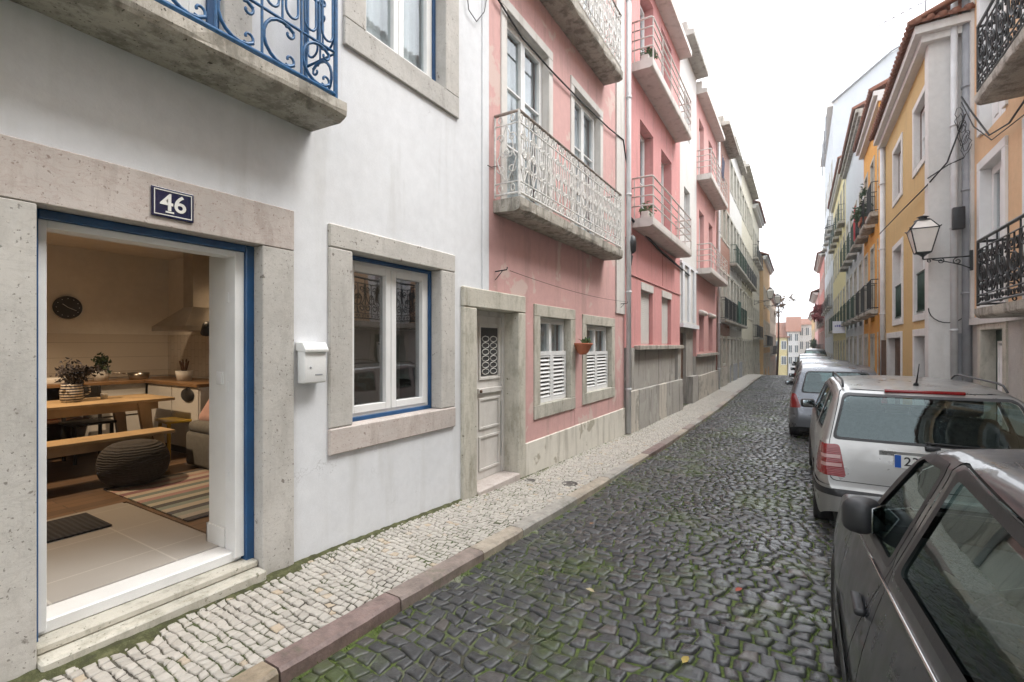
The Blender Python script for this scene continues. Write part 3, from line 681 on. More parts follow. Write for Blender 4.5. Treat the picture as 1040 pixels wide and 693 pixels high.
def cable(pts, r, label, group=None):
    mb = MB(); mb.tube(pts, r, 6); return tag(mk('cable', mb, M['cable']), label, 'cable', group)
# ================================================================== LEFT SIDE
XL = -3.1
def yl(px, X=XL): return W(px, 350, X)[0]
# ---- white house, number 46
Y1 = 4.53
house = thing('white_house', (XL, 1.3, .05), 'white rendered house with an open doorway numbered 46, blue frames and a blue iron balcony', 'house')
DY0, DY1, DZ0, DZ1 = .767, 1.871, .215, 2.285         # doorway (clear opening in stone)
wy0, wz1 = W(357, 262, XL); wy1 = yl(444); wz0 = .97; wz1 = 2.37   # ground window opening
wy0 = 2.627; wy1 = 3.736
uy0, uy1, uz0 = 2.76, 3.80, 4.22                     # upper window opening
by0, by1 = .50, 1.62                                  # upstairs balcony door
dz_lint = W(500, 296, XL)[1]; dl_y = yl(467.8)
wall(house, XL, 1, -6, Y1, -.6, 10.5, [(DY0 - .1, DY1 + .1, -.7, DZ1 + .1), (wy0 - .1, wy1 + .1, wz0 - .1, wz1 + .1), (uy0 - .1, uy1 + .1, uz0 - .1, 6.2), (by0 - .1, by1 + .1, 3.36, 5.9), (dl_y + .05, Y1 + .1, -.7, dz_lint - .05), (-3.2, -2.2, 1.0, 2.4), (-3.2, -2.2, 4.0, 5.9)], M['white_wall'], .40)
shell(house, XL, 1, -6, Y1, 10.5, 8, M['white_wall'], z0=-2, t=.40)
# number 46 door surround
mb = MB(); jw = .27
top_y0, top_y1 = DY0 - .55, DY1 + .233
fbox(mb, XL, 1, DY0 - .55, DY0, -.1, DZ1 + .0, -.40, .022); fbox(mb, XL, 1, DY1, DY1 + .233, -.1, DZ1, -.40, .022)
mks('door_jamb', mb, M['stone_grey'], house, bevel=.005)
mb = MB(); fbox(mb, XL, 1, top_y0, top_y1, DZ1 + .002, 2.57, -.40, .024); o = mk('door_lintel', mb, M['stone_pink'], house, bevel=.005)
# threshold and step
mb = MB(); fbox(mb, XL, 1, DY0 + .002, DY1 - .002, -.1, .125, -.30, .075); fbox(mb, XL, 1, DY0 + .003, DY1 - .003, .126, .172, -.30, -.02); mk('doorstep', mb, M['stone_cream'], house, bevel=.010)
mb = MB(); fbox(mb, XL, 1, DY0 + .036, DY1 - .06, .174, .240, -.30, -.125); mk('threshold', mb, M['white_paint'], house, bevel=.006)
# blue outer frame, white inner frame
mb = MB(); fbox(mb, XL, 1, DY0, DY0 + .03, .14, DZ1, -.15, -.075); fbox(mb, XL, 1, DY1 - .055, DY1, .14, DZ1, -.15, -.075); fbox(mb, XL, 1, DY0 + .03, DY1 - .055, DZ1 - .045, DZ1, -.15, -.075)
df = mk('door_frame', mb, M['blue_paint'], house, bevel=.004)
mb = MB(); a, b = DY0 + .031, DY1 - .056
fbox(mb, XL, 1, a, a + .035, .20, DZ1 - .046, -.22, -.10); fbox(mb, XL, 1, b - .06, b, .20, DZ1 - .046, -.22, -.10); fbox(mb, XL, 1, a + .035, b - .06, DZ1 - .085, DZ1 - .046, -.22, -.10)
for z in (.7, 1.3, 1.9): fbox(mb, XL, 1, b - .066, b - .061, z, z + .07, -.19, -.17)
mk('inner_frame', mb, M['white_paint'], df, bevel=.004)
# number plate
plate = thing('house_number_sign', (XL + .026, 1.33, 2.44), 'dark blue enamel house number sign reading 46 on the door lintel', 'sign')
pz = 2.42; py = 1.333
mb = MB(); mb.rbox((XL + .030, py, pz), (.012, .215, .165), b=.003, smooth=False); t = simple('enamel', (.012, .014, .05), .15, var=.05, bump=0); mk('sign_plate', mb, t, plate)
mb = MB()
for (u0, u1, v0, v1) in ((-.096, .096, .066, .071), (-.096, .096, -.071, -.066), (-.096, -.092, -.066, .066), (.092, .096, -.066, .066)): mb.box(XL + .036, XL + .0385, py + u0, py + u1, pz + v0, pz + v1)
vs, fs = text_mb('46', .135, .001, .0018)
mb.add([(XL + .038 + v.z, py + v.x, pz + v.y) for v in vs], fs)
for (u, v, w_, h_) in ((-.019, -.050, .042, .009), (-.040, .006, .012, .01)): mb.box(XL + .0365, XL + .0392, py + u - w_ / 2, py + u + w_ / 2, pz + v - h_ / 2, pz + v + h_ / 2)
mk('number', mb, simple('enamel_white', (.75, .75, .72), .3, bump=0), plate)
# ground floor window of number 46
def full_window(root, X, n, y0, y1, z0, z1, sw, smat, bottom=True, wt=None, wb=None, **kw):
    w = window(root, X, n, y0, y1, z0, z1, **kw)
    if smat: surround(w, X, n, y0, y1, z0, z1, sw, M[smat], bottom=bottom, wt=wt, wb=wb)
    return w
w = window(house, XL, 1, wy0, wy1, wz0, wz1, rec=.13, outer='blue_paint', ow=.035, fw=.03, sash=.062, glass='glass_house', curtain=None)
mb = MB(); sl, sr, st, sb = wy0 - 2.40, 3.96 - wy1, 2.555 - wz1, wz0 - .765
fbox(mb, XL, 1, wy0 - sl, wy0, wz0 + .002, wz1 + .0, -.30, .022); fbox(mb, XL, 1, wy1, wy1 + sr, wz0 + .002, wz1, -.30, .022); fbox(mb, XL, 1, wy0 - sl, wy1 + sr, wz1 + .002, wz1 + st, -.30, .023)
mk('surround', mb, M['stone_grey'], w, bevel=.010)
mb = MB(); fbox(mb, XL, 1, wy0 - sl, wy1 + sr, wz0 - sb, wz0, -.30, .028); mk('sill', mb, M['stone_pink'], w, bevel=.010)
# upper window and balcony door of number 46
w = window(house, XL, 1, uy0, uy1, uz0, 6.1, rec=.13, outer='blue_paint', ow=.035, fw=.03, sash=.062, curtain='curtain')
surround(w, XL, 1, uy0, uy1, uz0, 6.1, .22, M['stone_grey'], wb=.22)
w = window(house, XL, 1, by0, by1, 3.36, 5.75, rec=.05, outer='blue_paint', ow=.07, fw=.03, sash=.07, rows=(1, 1), curtain='curtain', panel=.55, name='balcony_door')
surround(w, XL, 1, by0, by1, 3.37, 5.75, .18, M['stone_grey'], bottom=False)
w = window(house, XL, 1, -3.1, -2.3, 1.1, 2.3, outer='blue_paint', curtain='curtain'); surround(w, XL, 1, -3.1, -2.3, 1.1, 2.3, .18, M['stone_grey'])
w = window(house, XL, 1, -3.1, -2.3, 4.1, 5.8, outer='blue_paint', curtain='curtain'); surround(w, XL, 1, -3.1, -2.3, 4.1, 5.8, .18, M['stone_grey'])
b = slab(house, XL, 1, -.25, 2.26, 3.185, 3.31, .385, 'slab', rough=.0025)
ornate_rail(b, XL, 1, -.18, 2.21, 3.36, 4.33, .33, 'blue_iron', 'loops', unit=.27, r=.0085, sides=6)
# letter box
mbx = thing('mailbox', (XL, 2.2, 1.2), 'white metal mailbox with a small keyhole hanging on the white wall', 'mailbox')
(a, zt_), (b_, zb_) = W(301.5, 353, XL + .06), W(333, 392, XL + .06); a, b_ = 2.13, 2.315; zb_ = 1.335; zt_ = 1.63
mb = MB(); mb.rbox((XL + .055, (a + b_) / 2, (zb_ + zt_) / 2 - .02), (.085, b_ - a, zt_ - zb_ - .05), b=.012); mk('box_body', mb, M['white_paint'], mbx)
mb = MB(); mb.prism([(XL + .003, zt_ - .055), (XL + .115, zt_ - .065), (XL + .118, zt_ - .045), (XL + .085, zt_ + .005), (XL + .003, zt_ + .008)], a - .006, b_ + .006, 'y'); mk('lid', mb, M['white_paint'], mbx, bevel=.004)
mb = MB(); mb.lathe([(.007, 0), (.007, .004), (.0001, .004)], (XL + .098, a + .05, zb_ + .12), 10, axis='x'); mb.box(XL + .0975, XL + .100, a + .09, a + .15, zb_ + .062, zb_ + .070); mk('keyhole', mb, M['pipe_grey'], mbx)
# ---- pink house with the old door
pink = thing('pink_house', (XL, 6.8, -.1), 'faded pink house with louvred shutters, an old wooden door and a white iron balcony', 'house')
Y2 = 9.62
o0, o1, oz0, oz1 = yl(482.3), yl(524.5), -.30, W(524, 317.6, XL)[1]
def yz(px, py): return W(px, py, XL)
win = [(yl(547.8), yl(578.8), yz(547.8, 411)[1], yz(547.8, 321.5)[1]), (yl(595), yl(620.6), yz(620, 393.5)[1], yz(620, 332)[1])]
fy = [(yl(514), yl(556.5)), (yl(582.5), yl(609))]; fz0, fz1 = 3.33, yz(514, 22)[1] 
fz1 = 5.75
fz2 = 6.55
holes = [(o0 - .05, o1 + .05, -.8, oz1 + .04)] + [(a - .04, b - -.04, c - .04, d + .04) for a, b, c, d in win] + [(a - .03, b + .03, fz0, fz1 + .03) for a, b in fy] + [(a - .03, b + .03, fz2 + .05, fz2 + 2.4) for a, b in fy]
wall(pink, XL, 1, Y1 + .001, Y2, -.8, 10.2, holes, M['pink_wall'])
shell(pink, XL, 1, Y1 + .001, Y2, 10.2, 8, M['pink_wall'], z0=-2)
mb = MB(); fbox(mb, XL, 1, Y1 - .06, Y1 + .07, dz_lint, 10, .002, .012); mk('corner_strip', mb, M['white_wall'], pink)
mb = MB(); fbox(mb, XL, 1, yl(625), Y2 - .02, yz(625, 318)[1], 9.9, .002, .03); mk('pilaster', mb, M['white_old'], pink)
pz_ = W(541.8, 448, XL)[1]
mb = MB(); fbox(mb, XL, 1, o1 + .19, Y2 - .01, -.8, .32, .001, .035); mk('plinth', mb, M['cream'], pink, bevel=.008)
# door surround + door
mb = MB(); sl = o0 - yl(467.8)
fbox(mb, XL, 1, o0 - sl, o0, -.6, oz1, -.32, .035); fbox(mb, XL, 1, o1, o1 + .185, -.6, oz1, -.32, .035); fbox(mb, XL, 1, o0 - sl, o1 + .185, oz1 + .002, dz_lint + .0, -.32, .037)
mk('door_surround', mb, M['stone_cream'], pink, bevel=.012)
mb = MB(); fbox(mb, XL, 1, o0 + .002, o1 - .002, -.5, -.015, -.31, .06); mk('doorstep', mb, M['stone_pink'], pink, bevel=.01)
mb = MB(); a, b, c, e = o0, o1, -.012, oz1; dd = -.20
fbox(mb, XL, 1, a, a + .05, c, e, dd - .05, dd + .02); fbox(mb, XL, 1, b - .05, b, c, e, dd - .05, dd + .02); fbox(mb, XL, 1, a + .05, b - .05, e - .06, e, dd - .05, dd + .02)
dr = mk('door', mb, M['white_old'], pink, bevel=.004)
m_ = a + .30                                            # narrow leaf and wide leaf
for (p, q) in ((a + .05, m_), (m_ + .004, b - .05)):
    mb = MB(); fbox(mb, XL, 1, p, q, c, e - .06, dd - .04, dd - .002)
    for (zz0, zz1) in ((c + .10, c + .52), (c + .60, c + .98)):
        if zz1 - zz0 > .4 or True:
            for (u0, u1, v0, v1) in ((p + .05, q - .05, zz1 - .03, zz1), (p + .05, q - .05, zz0, zz0 + .03), (p + .05, p + .08, zz0 + .03, zz1 - .03), (q - .08, q - .05, zz0 + .03, zz1 - .03)):
                if u1 > u0: fbox(mb, XL, 1, u0, u1, v0, v1, dd - .003, dd + .012)
    fbox(mb, XL, 1, p + .02, q - .02, c + 1.04, c + 1.10, dd - .003, dd + .03)
    for (u0, u1, v0, v1) in ((p + .05, q - .05, e - .18, e - .15), (p + .05, q - .05, c + 1.2, c + 1.23), (p + .05, p + .08, c + 1.23, e - .18), (q - .08, q - .05, c + 1.23, e - .18)): fbox(mb, XL, 1, u0, u1, v0, v1, dd - .003, dd + .014)
    lf = mk('door_leaf', mb, M['white_old'], dr, bevel=.003)
mb = MB(); p, q = m_ + .09, b - .14; fbox(mb, XL, 1, p, q, c + 1.25, e - .20, dd - .0015, dd + .002)
mk('glass_panel', mb, M['painted_dark'], dr)
mb = MB(); zc = c + 1.30
while zc < e - .26:
    for t_ in range(2):
        yy = p + (q - p) * (.27 + .46 * t_); mb.tube([(XL + dd + .008, yy + (q - p) * .2 * math.cos(k * .785), zc + .035 * math.sin(k * .785)) for k in range(8)], .005, 5, closed=True)
    zc += .08
mk('grille', mb, M['white_iron'], dr)
mb = MB(); mb.lathe([(.018, 0), (.012, .02), (.022, .05), (.0001, .06)], (XL + dd, m_ + .05, c + 1.07), 10, axis='x'); mk('knob', mb, M['wood_dark'], dr)
mb = MB(); mb.box(XL + dd - .05, XL + dd + .0, b - .058, b - .05, c + .2, c + .9); mk('hinge', mb, M['black_iron'], dr)
# windows with shutters
for i, (a, b, c, d) in enumerate(win):
    w = window(pink, XL, 1, a, b, c, d, rec=.10, rows=(1, 1, 2.2), fw=.05, sash=.035, curtain='curtain')
    surround(w, XL, 1, a, b, c, d, .175, M['stone_cream'], deep=.2, wt=.165, wb=.19, proud=.02)
    louvres(w, XL, 1, a + .02, b - .02, c - .0, c + (d - c) * .60, .09, 'white_paint')
mb = MB(); fbox(mb, XL, 1, win[0][1] + .176, win[1][0] - .176, -.6, 2.15, .001, .004); mk('stain_strip', mb, M['pink_wall'], pink)
for a, b in fy:
    w = window(pink, XL, 1, a, b, fz0, fz1, rec=.10, rows=(1, 1, 1), fw=.05, sash=.05, panel=.0, curtain='curtain', name='balcony_door')
    surround(w, XL, 1, a, b, fz0 + .02, fz1, .13, M['white_old'], bottom=False, proud=.02, deep=.2)
    w = window(pink, XL, 1, a, b, fz2 + .06, fz2 + 2.35, rec=.10, rows=(1, 1, 1), curtain='curtain', name='balcony_door')
    surround(w, XL, 1, a, b, fz2 + .08, fz2 + 2.35, .13, M['white_old'], bottom=False, proud=.02, deep=.2)
for zb in (3.16, 6.40):
    b = slab(pink, XL, 1, 4.71, 8.44, zb, zb + .16, .363, 'slab' if zb > 5 else 'slab', rough=.003)
    ornate_rail(b, XL, 1, 4.74, 8.40, zb + .22, zb + 1.16, .335, 'white_iron', 'lyre', unit=.235, r=.0085)
# iron hooks and washing line wire on the pink wall
def hook(y, z):
    mb = MB(); mb.tube([(XL, y, z), (XL + .16, y, z + .01), (XL + .17, y, z + .04)], .008, 6); mb.tube([(XL, y, z - .10), (XL + .10, y, z)], .005, 6); return mb
mb = hook(*yz(503, 276)); o = tag(mk('wall_hook', mb, M['black_iron']), 'rusty iron hook on the pink wall above the old door', 'hook')
mb = hook(*yz(629, 309)); o = tag(mk('wall_hook', mb, M['black_iron']), 'iron hook on the white pilaster beside the drainpipe', 'hook')
a, b = yz(507, 276), yz(629, 307); cable(sag((XL + .15, *a), (XL + .15, *b), .06), .003, 'thin washing line wire stretched above the shuttered windows')
# terracotta pot on the wall
py_, pzz = W(591, 352, XL + .1); pot = thing('wall_planter', (XL, py_, pzz - .12), 'terracotta half pot with a small plant hanging on the pink wall between two windows', 'planter')
mb = MB(); mb.lathe([(.05, -.13), (.09, -.09), (.145, .02), (.16, .03), (.16, .055), (.135, .055), (.12, .03), (.0001, .03)], (XL + .115, py_, pzz), 18); mk('pot', mb, M['terracotta'], pot)
mb = MB(); mb.leaves((XL + .12, py_, pzz + .09), (.10, .10, .08), 110, .05, seed=3, clump=5)
for k in range(6): mb.tube([(XL + .12, py_, pzz + .02), (XL + .12 + .03 * math.cos(k), py_ + .05 * math.sin(k), pzz + .1), (XL + .12 + .08 * math.cos(k), py_ + .1 * math.sin(k), pzz + .12)], .003, 4)
mk('leaves', mb, M['leaf'], pot)
pipe('drainpipe', [(XL + .09, Y2 + .02, zsw(Y2) + .03), (XL + .09, Y2 + .02, 10.3)], .05, 'pipe_white', 'white drainpipe between the faded pink house and the bright pink building')
# ---- bright pink building with tubular balconies
bp = thing('pink_building', (XL, 12.4, -.25), 'bright pink building with tubular railing balconies, closed white blinds and a grey concrete base', 'building')
Y3 = yl(690.5)
gw = [(yl(650.8), yl(663), 1.62, W(651, 287, XL)[1]), (yl(672), yl(681.5), 1.62, W(672, 297, XL)[1])]
gt = 3.05
fo = [(yl(650), yl(663.5)), (yl(671.5), yl(682))]
holes = [(a, b, 1.62, gt) for a, b, _, _ in gw] + [(a, b, 4.3, 6.75) for a, b in fo] + [(a, b, 7.7, 9.95) for a, b in fo]
wall(bp, XL, 1, Y2 + .001, Y3, 1.55, 10.4, holes, M['pink_strong']); shell(bp, XL, 1, Y2 + .001, Y3, 10.4, 8, M['pink_strong'], roof=False, z0=-2, oh=.35, eave='slab_white')
wall(bp, XL - .05, 1, Y2 + .001, Y3, -.9, 1.549, [], M['concrete'], .27, name='base_wall')
mb = MB(); fbox(mb, XL, 1, Y2 + .12, Y2 + .62, -.9, 1.54, -.05, .03); fbox(mb, XL, 1, Y3 - .42, Y3, -.9, 1.54, -.05, .03); mks('base_pier', mb, M['concrete'], bp)
y = Y2 + .12; rnd = random.Random(2); mb = MB(); mb2 = MB()
while y < Y3 - .1:
    w_ = rnd.choice((.62, .8, .95)); e = min(y + w_, Y3); fbox(mb if rnd.random() < .6 else mb2, XL, 1, y + .01, e - .01, -.9, .64 - .012 * (y - Y2), .03, .10); y = e
mks('plinth', mb, M['conc_light'], bp, bevel=.01); mks('plinth', mb2, M['concrete'], bp, bevel=.01)
mb = MB(); fbox(mb, XL, 1, Y2 + .7, Y3 - .02, 1.50, 1.60, -.04, .13); mk('ledge', mb, M['slab'], bp, bevel=.008)
mb = MB(); fbox(mb, XL, 1, Y2 + .1, Y3 - .01, gt + .06, gt + .10, .001, .025)
for yy in ((gw[0][1] + gw[1][0]) / 2 + 0,): fbox(mb, XL, 1, yy + .5, yy + .52, gt + .1, 4.15, .001, .012)
mk('moulding', mb, M['pink_strong'], bp)
for a, b, _, _ in gw:
    mb = MB(); fbox(mb, XL, 1, a, b, 1.62, gt, -.14, -.10); fbox(mb, XL, 1, a, b, gt - .17, gt, -.09, .02)
    z = 1.66
    while z < gt - .2: fbox(mb, XL, 1, a + .03, b - .03, z, z + .038, -.099, -.088); z += .045
    mk('roller_blind', mb, M['white_old'], bp)
for (z0, z1, zs) in ((4.33, 6.75, 4.13), (7.72, 9.9, 7.50)):
    for a, b in fo:
        window(bp, XL, 1, a, b, z0, z1, rec=.22, rows=(1, 1), fw=.06, curtain='curtain', name='balcony_door')
    b = slab(bp, XL, 1, 10.15, 14.4, zs, zs + .20, .45, 'slab_white'); pipe_rail(b, XL, 1, 10.17, 14.38, zs + .22, zs + 1.07, .44, 'slab_white', posts=6)
def flowerbox(y, z, label, mat='leaf', red=False, n=260, L=.5):
    t_ = thing('flower_box', (XL + .25, y, z), label, 'flower box')
    mb = MB(); mb.rbox((XL + .25, y, z + .08), (.16, L, .15), b=.015); mk('box', mb, M['slab_white'], t_)
    mb = MB(); mb.leaves((XL + .25, y, z + .22), (.13, L * .5, .13), n, .07, seed=int(z * 10), clump=9); mk('plants', mb, M[mat], t_)
flowerbox(10.5, 4.34, 'small green plants in a box at the near end of the lower tubular balcony')
flowerbox(10.5, 7.71, 'yellowish plants in a box at the near end of the upper tubular balcony')
# meter lamp and cable
mb = MB(); y, z = W(641, 247, XL + .12); mb.lathe([(.03, -.22), (.09, -.17), (.10, .0), (.08, .12), (.03, .16)], (XL + .13, y, z), 12); mb.tube([(XL + .13, y, z - .2), (XL + .11, y + .03, z - .45), (XL + .13, y + .06, z - .25)], .012, 6); mb.tube([(XL, y, z + .12), (XL + .13, y, z + .14)], .012, 6)
tag(mk('junction_box', mb, M['black_plastic']), 'black cable junction box beneath the lower tubular balcony', 'junction box')
P = lambda px, py, d=.04: Vector((XL + d, *W(px, py, XL + d)))
cable([P(496, -30), P(505, -2), P(530, 38), P(560, 72), P(592, 105), P(618, 130), P(633, 142), P(637, 170), P(638, 200), P(640, 228), P(641, 240)], .013, 'thick black cable clipped diagonally across the upper storey of the faded pink house')
cable([P(641, 222), P(655, 238), P(670, 254), P(686, 268), P(700, 280)], .03, 'black cable bundle running under the lower tubular balcony')
cable([P(497, -20, .03), P(492, 12, .03), P(484, 22, .03), P(476, 10, .03), P(473, -20, .03)], .005, 'loose black wire looping at the top of the white and pink wall joint')
cable([P(495, 168, .012), P(480, 164, .012), P(472, 200, .012)][:1] + [P(499, 170, .012), P(508, 168, .012)], .005, 'short stub of wire on the pink wall beside the iron balcony')
# ---- narrow white building
Y4 = 17.7
nb = thing('narrow_white_building', (XL, 16.4, -.3), 'narrow white building with a deep grey doorway between two pink buildings', 'building')
wall(nb, XL, 1, Y3 + .001, Y4, 2.2, 11.1, [(15.6, 16.5, 5.0, 6.6), (15.6, 16.5, 8.2, 9.6)], M['offwhite']); shell(nb, XL, 1, Y3 + .001, Y4, 11.1, 8, M['offwhite'], roof=False, z0=-2, oh=.4, eave='concrete')
wall(nb, XL - .12, 1, Y3 + .001, Y4, -.9, 2.199, [(15.55, 16.5, -1, 2.0)], M['concrete'], .2, name='base_wall')
mb = MB()
for yy in (15.15, 16.1, 17.0): fbox(mb, XL, 1, yy, yy + .25, 2.35, 4.1, .001, .06)
fbox(mb, XL, 1, Y3 + .02, Y4 - .02, 2.15, 2.28, .0, .10); fbox(mb, XL, 1, Y3 + .02, Y4 - .02, 4.1, 4.18, .001, .05); mks('pilaster', mb, M['white_wall'], nb)
window(nb, XL, 1, 15.6, 16.5, 5.0, 6.6, curtain='curtain'); window(nb, XL, 1, 15.6, 16.5, 8.2, 9.6, curtain='curtain')
mb = MB(); fbox(mb, XL - .12, 1, 15.55, 16.5, -.6, 2.0, -.16, -.10); mk('door', mb, M['wood_dark'], nb)
mb = MB(); fbox(mb, XL, 1, 16.6, 17.6, -.9, .55, -.11, .08); mk('plinth', mb, M['concrete'], nb)
# ---- second pink building
Y5 = 22.4
p3 = thing('pink_building', (XL, 20, -.3), 'rose pink building with two railed balconies beyond the narrow white building', 'building')
ow3 = [(18.2, 19.2), (20.3, 21.3)]
holes = [(a, b, 1.35, 2.7) for a, b in ow3] + [(a, b, 4.3, 6.5) for a, b in ow3] + [(a, b, 7.6, 9.8) for a, b in ow3]
wall(p3, XL, 1, Y4 + .001, Y5, 1.2, 10.6, holes, M['pink_pale']); shell(p3, XL, 1, Y4 + .001, Y5, 10.6, 8, M['pink_pale'], roof=False, z0=-2, oh=.35, eave='slab_white')
wall(p3, XL - .03, 1, Y4 + .001, Y5, -.9, 1.199, [], M['concrete'], .25, name='base_wall')
mb = MB(); fbox(mb, XL, 1, Y4 + .02, Y5 - .02, -.9, .5, -.02, .08); mk('plinth', mb, M['conc_light'], p3)
mb = MB(); fbox(mb, XL, 1, Y4 + .1, Y5 - .1, 1.18, 1.28, -.02, .12); mk('ledge', mb, M['slab'], p3)
for a, b in ow3:
    window(p3, XL, 1, a, b, 1.36, 2.7, rec=.2, curtain=None); mb = MB(); mb.tube([(XL + .05, a - .1, 2.78), (XL + .05, b + .1, 2.78)], .09, 10); mk('window_hood', mb, M['slab_white'], p3)
    for z in (4.31, 7.61): window(p3, XL, 1, a, b, z, z + 2.1, rec=.15, curtain='curtain', name='balcony_door')
for zs in (4.10, 7.40):
    b = slab(p3, XL, 1, 17.75, 22.2, zs, zs + .20, .48, 'slab_white'); pipe_rail(b, XL, 1, 17.78, 22.17, zs + .22, zs + 1.05, .46, 'slab_white', posts=7)
mb = MB(); vs = []
for i in range(13):
    for j in range(7): vs.append((XL + .50 + .02 * math.sin(i * 1.1 + j), 20.2 + i * .06, 8.45 + .6 - j * .14 + .0))
mb.add(vs, [(i * 7 + j, i * 7 + j + 1, (i + 1) * 7 + j + 1, (i + 1) * 7 + j) for i in range(12) for j in range(6)], 0, True)
tag(mk('hanging_cloth', mb, simple('navy_cloth', (.03, .035, .07), .9)), 'dark navy cloth hung over the upper balcony rail of the rose pink building', 'cloth')
pipe('drainpipe', [(XL + .09, Y5 + .1, zsw(Y5)), (XL + .09, Y5 + .1, 10.6)], .055, 'pipe_white', 'pale drainpipe at the far edge of the rose pink building')
# ---- generic row building
def row(name, X, n, y0, y1, z0, H, mat, label, floors, cols, wmat='white_paint', smat='stone_cream', balc=(), rail='bars', rmat='black_iron', base=None, roof=True, depth=8, fh=3.1, f0=1.0, ww=.95, wh=1.5, doors=True, oh=.35, eave='offwhite', curtain='curtain', cat='building', sidewall=None, pitch=.45, sw=.12, firstz=None):
    root = thing(name, (X, (y0 + y1) / 2, z0), label, cat); holes = []; wins = []; L = (y1 - y0) / cols
    for fl in range(floors):
        for c in range(cols):
            yc = y0 + L * (c + .5); isb = (fl in balc)
            if fl == 0 and doors and c % 2 == 0: zz0, zz1, wi = z0, z0 + 2.25, ww * .95; kind = 'door'
            elif fl == 0: zz0, zz1, wi = z0 + 1.05, z0 + 2.25, ww; kind = 'w'
            else:
                fz = z0 + fh * fl + (firstz or 0); zz0, zz1, wi = (fz, fz + 2.3, ww) if isb else (fz + .8, fz + .8 + wh, ww); kind = 'b' if isb else 'w'
            if zz1 > H - .3: continue
            a, b = yc - wi / 2, yc + wi / 2; holes.append((a - .03, b + .03, zz0 - (.03 if kind == 'w' else .3), zz1 + .03)); wins.append((a, b, zz0, zz1, kind, fl, c))
    wall(root, X, n, y0, y1, z0 - 3, H, holes, M[mat]); shell(root, X, n, y0, y1, H, depth, M[sidewall or mat], roof=roof, z0=z0 - 3, oh=oh, eave=eave, pitch=pitch)
    for (a, b, c, d, kind, fl, ci) in wins:
        if kind == 'door':
            mb = MB(); fbox(mb, X, n, a, b, c - .3, d, -.22, -.16)
            for q in (0, 1):
                for (v0, v1) in ((.15, .85), (1.0, 1.95)): fbox(mb, X, n, a + .07 + q * (b - a) / 2, a - .07 + (q + 1) * (b - a) / 2, c + v0, c + v1, -.159, -.145)
            dd_ = mk('door', mb, M['wood_dark'] if ci % 4 else M['green_iron'], root); surround(dd_, X, n, a, b, c, d, sw + .03, M[smat], bottom=False, deep=.2)
        else:
            w_ = window(root, X, n, a, b, c, d, rec=.13, rows=(1, 2), fm=wmat, curtain=curtain if (fl * 7 + ci * 5) % 3 == 0 else None, name='window' if kind == 'w' else 'balcony_door'); surround(w_, X, n, a, b, c + (.02 if kind == 'b' else 0), d, sw, M[smat], bottom=kind == 'w', deep=.2)
            if kind == 'b':
                s_ = slab(root, X, n, a - .25, b + .25, c - .14, c - .002, .34, 'slab'); rb = MB(); f_, sg = path3(X, n, a - .22, b + .22, .30); tot = sum(sg)
                for zz in (c + .05, c + .95): rb.tube([(*f_(s), zz) for s in (0, sg[0], sg[0] + sg[1], tot)], .014, 5)
                k = 0
                while k <= tot: rb.tube([(*f_(k), c), (*f_(k), c + .95)], .007, 4, cap=False); k += .09
                mk('railing', rb, M[rmat], s_)
    if base:
        mb = MB(); ds = sorted([(a, b) for a, b, c, d, k, f, ci in wins if k == 'door']); y = y0
        for a, b in ds + [(y1, y1)]:
            if a - sw - .035 > y: fbox(mb, X, n, y + .002, a - sw - .035, z0 - 3, z0 + .9, .001, .05)
            y = b + sw + .035
        mks('plinth', mb, M[base], root)
    return root
row('brown_tiled_building', XL, 1, 22.62, 27.0, -.35, 11.4, 'tiles_brown', 'building faced with brown tiles and heavy dark cornices beyond the rose pink building', 4, 3, balc=(1, 3), base='conc_light', roof=False, oh=.5, eave='slab')
row('grey_white_building', XL, 1, 27.0, 33.0, -.36, 12.4, 'offwhite', 'grey white building with tall narrow windows and a dark green balcony cloth', 4, 4, balc=(1, 2), base='greywall', roof=False, oh=.3, eave='slab', rmat='green_iron')
row('cream_building', XL, 1, 33.0, 41.0, -.4, 12.9, 'cream2', 'tall weathered cream building with a beige cornice on the left row', 4, 5, balc=(2,), base='conc_light', roof=False, oh=.45, eave='slab')
row('cream_building', XL, 1, 41.0, 48.5, -.9, 12.4, 'cream2', 'cream building with a red tiled eave and iron balconies far down the left row', 4, 4, balc=(1, 3), base='conc_light', oh=.5)
row('orange_building', XL + .3, 1, 48.5, 60.0, -1.6, 9.6, 'orange_far', 'orange yellow building far down the left row', 3, 5, balc=(1,), oh=.4)
row('beige_building', XL + .3, 1, 60.0, 76.0, -2.6, 7.2, 'cream2', 'low beige building beyond the orange one at the far left of the street', 3, 6, balc=(1,))
mb = MB(); vs = []
for i in range(15):
    for j in range(8): vs.append((XL + .36 + .03 * math.sin(i * 1.7 + j * .4), 27.3 + i * .10, 3.9 - j * .16))
mb.add(vs, [(i * 8 + j, i * 8 + j + 1, (i + 1) * 8 + j + 1, (i + 1) * 8 + j) for i in range(14) for j in range(7)], 0, True)
tag(mk('hanging_cloth', mb, simple('green_cloth', (.015, .07, .05), .9)), 'dark green cloth tied round a low balcony on the grey white building', 'cloth')
